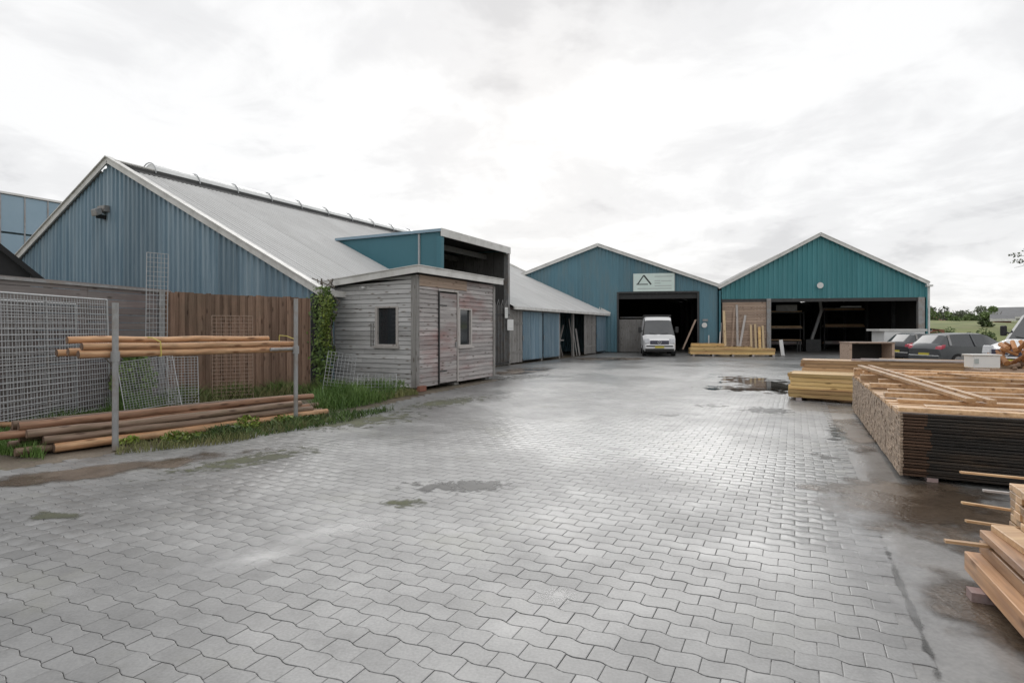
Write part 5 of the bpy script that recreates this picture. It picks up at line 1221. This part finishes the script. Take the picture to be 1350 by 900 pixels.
# ------------------------------------------------------------------ far background right
bk = MB(); rb = random.Random(9); prev = None
xs = list(range(36, 200, 2)); hgt = [1.7+rb.uniform(0.75,1.05) for _ in xs]; vs = []
for x_, h in zip(xs, hgt):
    vs += [(x_, 40+x_*0.02, -0.1), (x_, 47, h*0.62), (x_, 54, h*0.82), (x_, 66, h), (x_, 90, h)]
fs = [(5*i+j, 5*i+5+j, 5*i+6+j, 5*i+1+j) for i in range(len(xs)-1) for j in range(4)]
o = MB().add(vs, fs).build('embankment', M['field'], None, smooth=True); tag(o, 'grassy green embankment beyond the parked cars', None, None, 'structure')
def leafcloud(b, c, r, n, size, rr, flat=1.0):
    for _ in range(n):
        a = rr.uniform(0,6.283); z = rr.uniform(-1,1); q = math.sqrt(max(0,1-z*z)); rad = rr.uniform(0.55,1.0)
        p = Vector((c[0]+r[0]*q*math.cos(a)*rad, c[1]+r[1]*q*math.sin(a)*rad, c[2]+r[2]*z*rad))
        d1 = Vector((rr.uniform(-1,1),rr.uniform(-1,1),rr.uniform(-1,1))).normalized(); d2 = d1.cross(Vector((rr.uniform(-1,1),rr.uniform(-1,1),rr.uniform(-1,1)))).normalized()
        s_ = size*rr.uniform(0.6,1.3)
        b.add([p-d1*s_, p-d2*s_*0.5, p+d1*s_, p+d2*s_*0.5], [(0,1,2,3)], rr.uniform(-0.5,0.5))
def tree(label, p, h, cr, m, n=900, size=0.16, seed=1, cat='tree', name='tree', clumps=7, trunk=True, group=None, lowc=0.35):
    rr = random.Random(seed); t = thing(name, label, cat, p, 0, group)
    if trunk:
        b = MB(); b.tube((0,0,-0.1),(0.1*cr,0,h*0.5),h*0.03,h*0.018,8)
        for k in range(6):
            a = k*1.05+rr.random(); b.tube((0.07*cr,0,h*rr.uniform(0.28,0.5)),(math.cos(a)*cr*0.7,math.sin(a)*cr*0.7,h*rr.uniform(0.6,0.85)),h*0.012,h*0.004,5)
        b.build('trunk', M['twig'], t)
    b = MB()
    for k in range(clumps):
        a = rr.uniform(0,6.283); d = cr*rr.uniform(0,0.65); z = h*rr.uniform(lowc,0.88)
        q = cr*rr.uniform(0.28,0.5); leafcloud(b, (math.cos(a)*d, math.sin(a)*d, z), (q,q,q*0.8), n//clumps, size, rr)
    b.build('crown', m, t); return t
def far(px, Y): return Vector(((px-675)/FPX*Y, Y, 0))
tree('pale green leafy tree between the embankment and the grey roofed house', far(1306,62), 4.4, 1.4, M['bushfar'], 1400, 0.13, 3)
tree('dark bush in front of the pale green tree', far(1300,50), 3.0, 1.0, M['leaf'], 900, 0.11, 4, 'bush', 'bush', trunk=False, lowc=0.3)
hl = ['leftmost','second','third','fourth','fifth','rightmost']
for k, px_ in enumerate((1236,1252,1264,1276,1288,1297)):
    tree(hl[k]+' of the grey green far trees on the horizon right of the barn', far(px_,150+k*5), 6.3+rb.uniform(-1.0,0.8), 3.4, M['bushgrey'], 700, 0.32, 20+k, group='far trees on the horizon', lowc=0.3)
def house(label, p, rz, w_, d_, ez, rz_h, wall, roof, wins=()):
    t = thing('house', label, 'house', p, rz)
    MB().box(0,w_,0,d_,-0.1,ez).build('wall', wall, t)
    MB().prism([(-0.4,ez-0.1),(d_/2,ez+rz_h),(d_+0.4,ez-0.1)], (-0.3,0,0),(0,1,0),(0,0,1),(w_+0.6,0,0)).build('roof', roof, t)
    MB().box(-0.35,w_+0.35,-0.52,-0.42,ez-0.25,ez-0.02).build('gutter', M['fascia'], t)
    for (x0,x1,z0,z1) in wins:
        f = MB().box(x0-0.08,x1+0.08,-0.06,-0.002,z0-0.08,z1+0.08).build('window', M['white'], t); MB().box(x0,x1,-0.075,-0.062,z0,z1).build('pane', M['glass'], f)
    MB().box(w_*0.3,w_*0.3+0.7,d_/2-0.3,d_/2+0.3,ez+rz_h-0.4,ez+rz_h+0.7).build('chimney', M['brick'], t) if 'red' in label else None
    return t
house('low white walled house with a long grey roof at the right horizon', far(1310,72), R(-38), 16, 8, 3.2, 1.3, M['white'], M['greyroof'], wins=[(1.2,2.2,1.6,2.9),(3.4,5.0,1.6,2.9),(6.2,7.4,1.6,2.9),(8.5,10,1.6,2.9)])
house('small house with a red tiled roof at the edge of the right barn', far(1216,130), R(3), 6.0, 7, 2.9, 2.6, M['brick'], M['redroof'], wins=[(1.2,2.2,1.2,2.2)])
house('brick shed with rounded front below the grey roofed house', far(1311,58), R(-38), 1.3, 2.0, 2.7, 0.5, M['brick'], M['greyroof'])
for k in range(9):
    tree(('first','second','third','fourth','fifth','sixth','seventh','eighth','ninth')[k]+' dull scrubby bush from the left along the top of the embankment', far(1227+k*9.5, 66+(k%3)*3), 4.2+0.5*math.sin(k*2.1), 1.5, M['bushgrey' if k%3 else 'bushfar'], 520, 0.16, 120+k, 'bush', 'bush', trunk=False, group='scrubby bushes on top of the embankment', lowc=0.45)
# reeds and shrubs on the bank
shr = random.Random(77)
for k in range(7):
    px_ = 1228+k*12; tree(('leftmost','second','third','fourth','fifth','sixth','rightmost')[k]+' low yellow green shrub on the embankment', far(px_,44), 1.6+shr.uniform(-0.2,0.3), 1.0, M['bushfar'], 420, 0.09, 50+k, 'shrub', 'shrub', trunk=False, group='shrubs on the embankment', lowc=0.2, clumps=6)
# overhanging tree outside the frame, branch tip enters
tt = thing('tree', 'thin branch tips of a tree reaching in at the right frame edge', 'tree', (19.9,18.6,0))
b = MB(); b.tube((0.6,0,0),(0.2,0,4.2),0.16,0.09,9); b.tube((0.2,0,3.3),(-1.0,0.2,4.15),0.05,0.02,6); b.tube((-1.0,0.2,4.15),(-3.0,0.3,3.93),0.02,0.006,5)
for (a,c) in (((-1.6,0.2,4.1),(-2.5,0.3,4.35)),((-2.0,0.25,4.05),(-3.2,0.2,4.15)),((-1.8,0.25,4.05),(-2.9,0.5,3.75))): b.tube(a,c,0.012,0.004,5)
b.build('trunk', M['twig'], tt)
b = MB(); rr = random.Random(5)
for c in ((-2.95,0.3,3.95),(-2.6,0.3,4.33),(-3.1,0.2,4.15),(-2.5,0.3,3.85),(-2.0,0.3,4.1)): leafcloud(b, c, (0.22,0.2,0.08), 26, 0.045, rr)
for k in range(8): leafcloud(b, (rr.uniform(-1.0,1.5), rr.uniform(-1,1), rr.uniform(4.0,5.8)), (0.7,0.7,0.5), 150, 0.07, rr)
b.build('crown', M['leaf'], tt)

# ------------------------------------------------------------------ vegetation left
def grassfield(name, label, poly, n, h, m, seed, w_=0.006, z=0.0, lean=0.35):
    rr = np.random.RandomState(seed); P = np.array(poly); lo, hi = P.min(0), P.max(0); pts = np.zeros((0,2))
    while len(pts) < n:
        q = rr.uniform(lo, hi, (n*2,2)); q = q[inpoly(q[:,0], q[:,1], poly)]; pts = np.concatenate([pts, q])
    # clumpiness
    dens = 0.5+0.5*np.sin(pts[:,0]*3.1+seed)*np.sin(pts[:,1]*2.7+1.3*seed); pts = pts[rr.uniform(0,1,len(pts)) < 0.35+0.65*dens][:n]
    b = MB()
    for (x_,y_) in pts:
        a = rr.uniform(0,6.283); hh = h*rr.uniform(0.4,1.25)*(0.7+0.5*math.sin(x_*2.3+y_*1.7)**2); dx, dy = math.cos(a)*w_, math.sin(a)*w_
        lx, ly = rr.normal(0,lean)*hh, rr.normal(0,lean)*hh
        b.add([(x_-dx,y_-dy,z),(x_+dx,y_+dy,z),(x_+dx*0.7+lx*0.4,y_+dy*0.7+ly*0.4,z+hh*0.55),(x_-dx*0.7+lx*0.4,y_-dy*0.7+ly*0.4,z+hh*0.55),(x_+lx,y_+ly,z+hh)], [(0,1,2,3),(3,2,4)], rr.uniform(-0.5,0.5))
    o = b.build(name, m); tag(o, label, None, None, 'stuff'); return o
def g2(px, py): p = ground(px, py); return (p.x, p.y)
grassfield('grass', 'green grass growing between the log stack and the brown fence', [g2(180,548),g2(300,528),g2(420,518),g2(500,522),g2(512,514),(-4.0,15.2),(-5.6,15.2),(-8.2,13.4),(-8.0,11.0)], 9000, 0.30, M['grass'], 3, 0.008, lean=0.5)
grassfield('grass', 'lush grass tuft by the ivy and the cabin corner', [g2(412,548),g2(505,530),g2(525,522),(-3.5,15.4),(-5.3,15.3)], 5500, 0.34, M['grass'], 5, 0.008, lean=0.5)
grassfield('weeds', 'sparse yellow green weeds along the front of the logs', [g2(150,600),g2(300,585),g2(440,556),g2(430,548),g2(300,568),g2(160,590)], 3000, 0.10, M['drygrass'], 6, 0.006)
grassfield('grass', 'dark grass at the left frame edge below the mesh fence', [(-8.3,6.8),g2(0,600),g2(60,606),g2(30,575),(-7.4,9.0),(-8.3,9.5)], 3500, 0.16, M['grass'], 7)
grassfield('grass', 'grass strip under the mesh fence and board wall', [(-9.3,7.0),(-8.0,7.0),(-7.6,12.5),(-8.3,13.4)], 3500, 0.2, M['grass'], 8)
grassfield('weeds', 'weeds at the brick foot of the cabin corner', [g2(500,528),g2(552,520),(-2.75,15.15),(-3.8,15.6)], 1500, 0.20, M['drygrass'], 9)
grassfield('weeds', 'yellow green weeds mixed through the grass behind the logs', [g2(200,545),g2(420,520),g2(512,516),(-5.3,15.2),(-8.0,13.2)], 2500, 0.36, M['drygrass'], 15, 0.010, lean=0.6)
grassfield('weeds', 'ragged green weeds spreading from the logs onto the paving', [g2(200,592),g2(330,578),g2(450,558),g2(520,540),g2(440,545),g2(300,566)], 2200, 0.13, M['grass'], 16, 0.008, lean=0.7)
def weed(px, py, n, label, seed, r=0.2, h=0.16, m='leafy'):
    t = thing('weed_plant', label, 'plant', ground(px,py)); rr = random.Random(seed)
    b = MB(); leafcloud(b, (0,0,h*0.6), (r,r*0.8,h*0.6), n, 0.035, rr); b.build('leaves', M[m], t)
    b = MB()
    for k in range(7): a = rr.uniform(0,6.28); b.tube((0,0,0),(math.cos(a)*r*0.6,math.sin(a)*r*0.6,h*0.8),0.004,0.002,4)
    b.build('stems', M['leaf'], t)
weed(232,583,200,'bright yellow green weed in front of the log stack, leftmost',1,0.24,0.14)
weed(262,577,90,'yellow green weed right of the leftmost bright weed',2,0.14,0.08)
weed(327,566,220,'bright yellow green weed in front of the middle of the log stack',3,0.22,0.20)
weed(374,558,120,'low green weed growing at the right rack post',4,0.2,0.14)
weed(170,585,120,'green weed at the foot of the left rack post',6,0.16,0.1)
weed(405,556,130,'spreading green weed before the right end of the logs',7,0.25,0.10,'leaf')
weed(300,572,160,'dark green weed under the middle of the log stack',8,0.3,0.12,'leaf')
weed(525,520,240,'bushy grey green shrub at the cabin corner',9,0.28,0.34,'bushfar')
# climbing plant behind mesh
def climber(label, base, ang, w_, z0, z1, n, seed, m='leaf', depth=0.18, size=0.05, taper=0.0):
    t = thing('climbing_plant', label, 'plant', base, ang); rr = random.Random(seed); b = MB()
    for _ in range(n):
        z = z0+(z1-z0)*rr.random(); ww = w_*(1-taper*(z-z0)/(z1-z0)); x_ = rr.uniform(-0.5,0.5)*ww*(0.75+0.35*math.sin(z*5+seed)); y_ = -abs(rr.gauss(0,depth*0.5))-0.01
        d1 = Vector((rr.uniform(-1,1),rr.uniform(-0.6,0.2),rr.uniform(-1,0.3))).normalized(); d2 = d1.cross(Vector((rr.uniform(-.3,.3),-1,rr.uniform(0,.8)))).normalized(); s_ = size*rr.uniform(0.6,1.3); p = Vector((x_,y_,z))
        b.add([p-d1*s_, p-d2*s_*0.75, p+d1*s_, p+d2*s_*0.75], [(0,1,2,3)], rr.uniform(-0.5,0.5))
    b.build('leaves', M[m], t)
    b = MB()
    for k in range(5):
        x_ = rr.uniform(-0.3,0.3)*w_; pts = [(x_+rr.uniform(-.08,.08)*q, -0.03, z0+(z1-z0)*q/6) for q in range(7)]; b.path(pts, 0.012, 5)
    b.build('stems', M['twig'], t)
climber('ivy climbing the dark corner between the barn and the cabin', O+U*0.12+V*(-0.42)+Vector((0,0,0)), ANG-math.pi/2+0.0, 0.75, 0.3, 2.85, 2400, 3, 'leaf', 0.35, 0.042)
climber('yellow green ivy hanging over the cabin side of the barn corner', O+U*(-0.02)+V*(-0.62), ANG-math.pi/2, 0.35, 1.2, 2.6, 500, 8, 'leafy', 0.25, 0.035)
climber('leafy green climber behind the left rack post', at(172,0,12.0)-Vector((0,0,at(172,0,12.0).z)), R(60), 0.8, 0.05, 1.35, 1300, 5, 'leaf', 0.3, 0.04)
# dark timber corner post between barn and cabin
o = MB().box(-0.12,0.06,-0.10,0.06,0,2.6).build('post', M['darkmetal'], None, loc=O+U*0.1); o.rotation_euler=(0,0,ANG); tag(o, 'dark upright post at the barn corner behind the ivy', 'post')
# junk on the cabin-barn roof gap
o = MB(); rr = random.Random(3)
for k in range(9): o.tube((rr.uniform(-.1,.5),rr.uniform(-.5,.1),2.85),(rr.uniform(-.1,.5),rr.uniform(-.5,.1),3.1),0.015,n=5)
o = o.build('branch_tangle', M['twig'], None, loc=O+U*0.05); o.rotation_euler=(0,0,ANG); tag(o, 'tangle of dark twigs between barn eave and cabin roof', 'twigs')
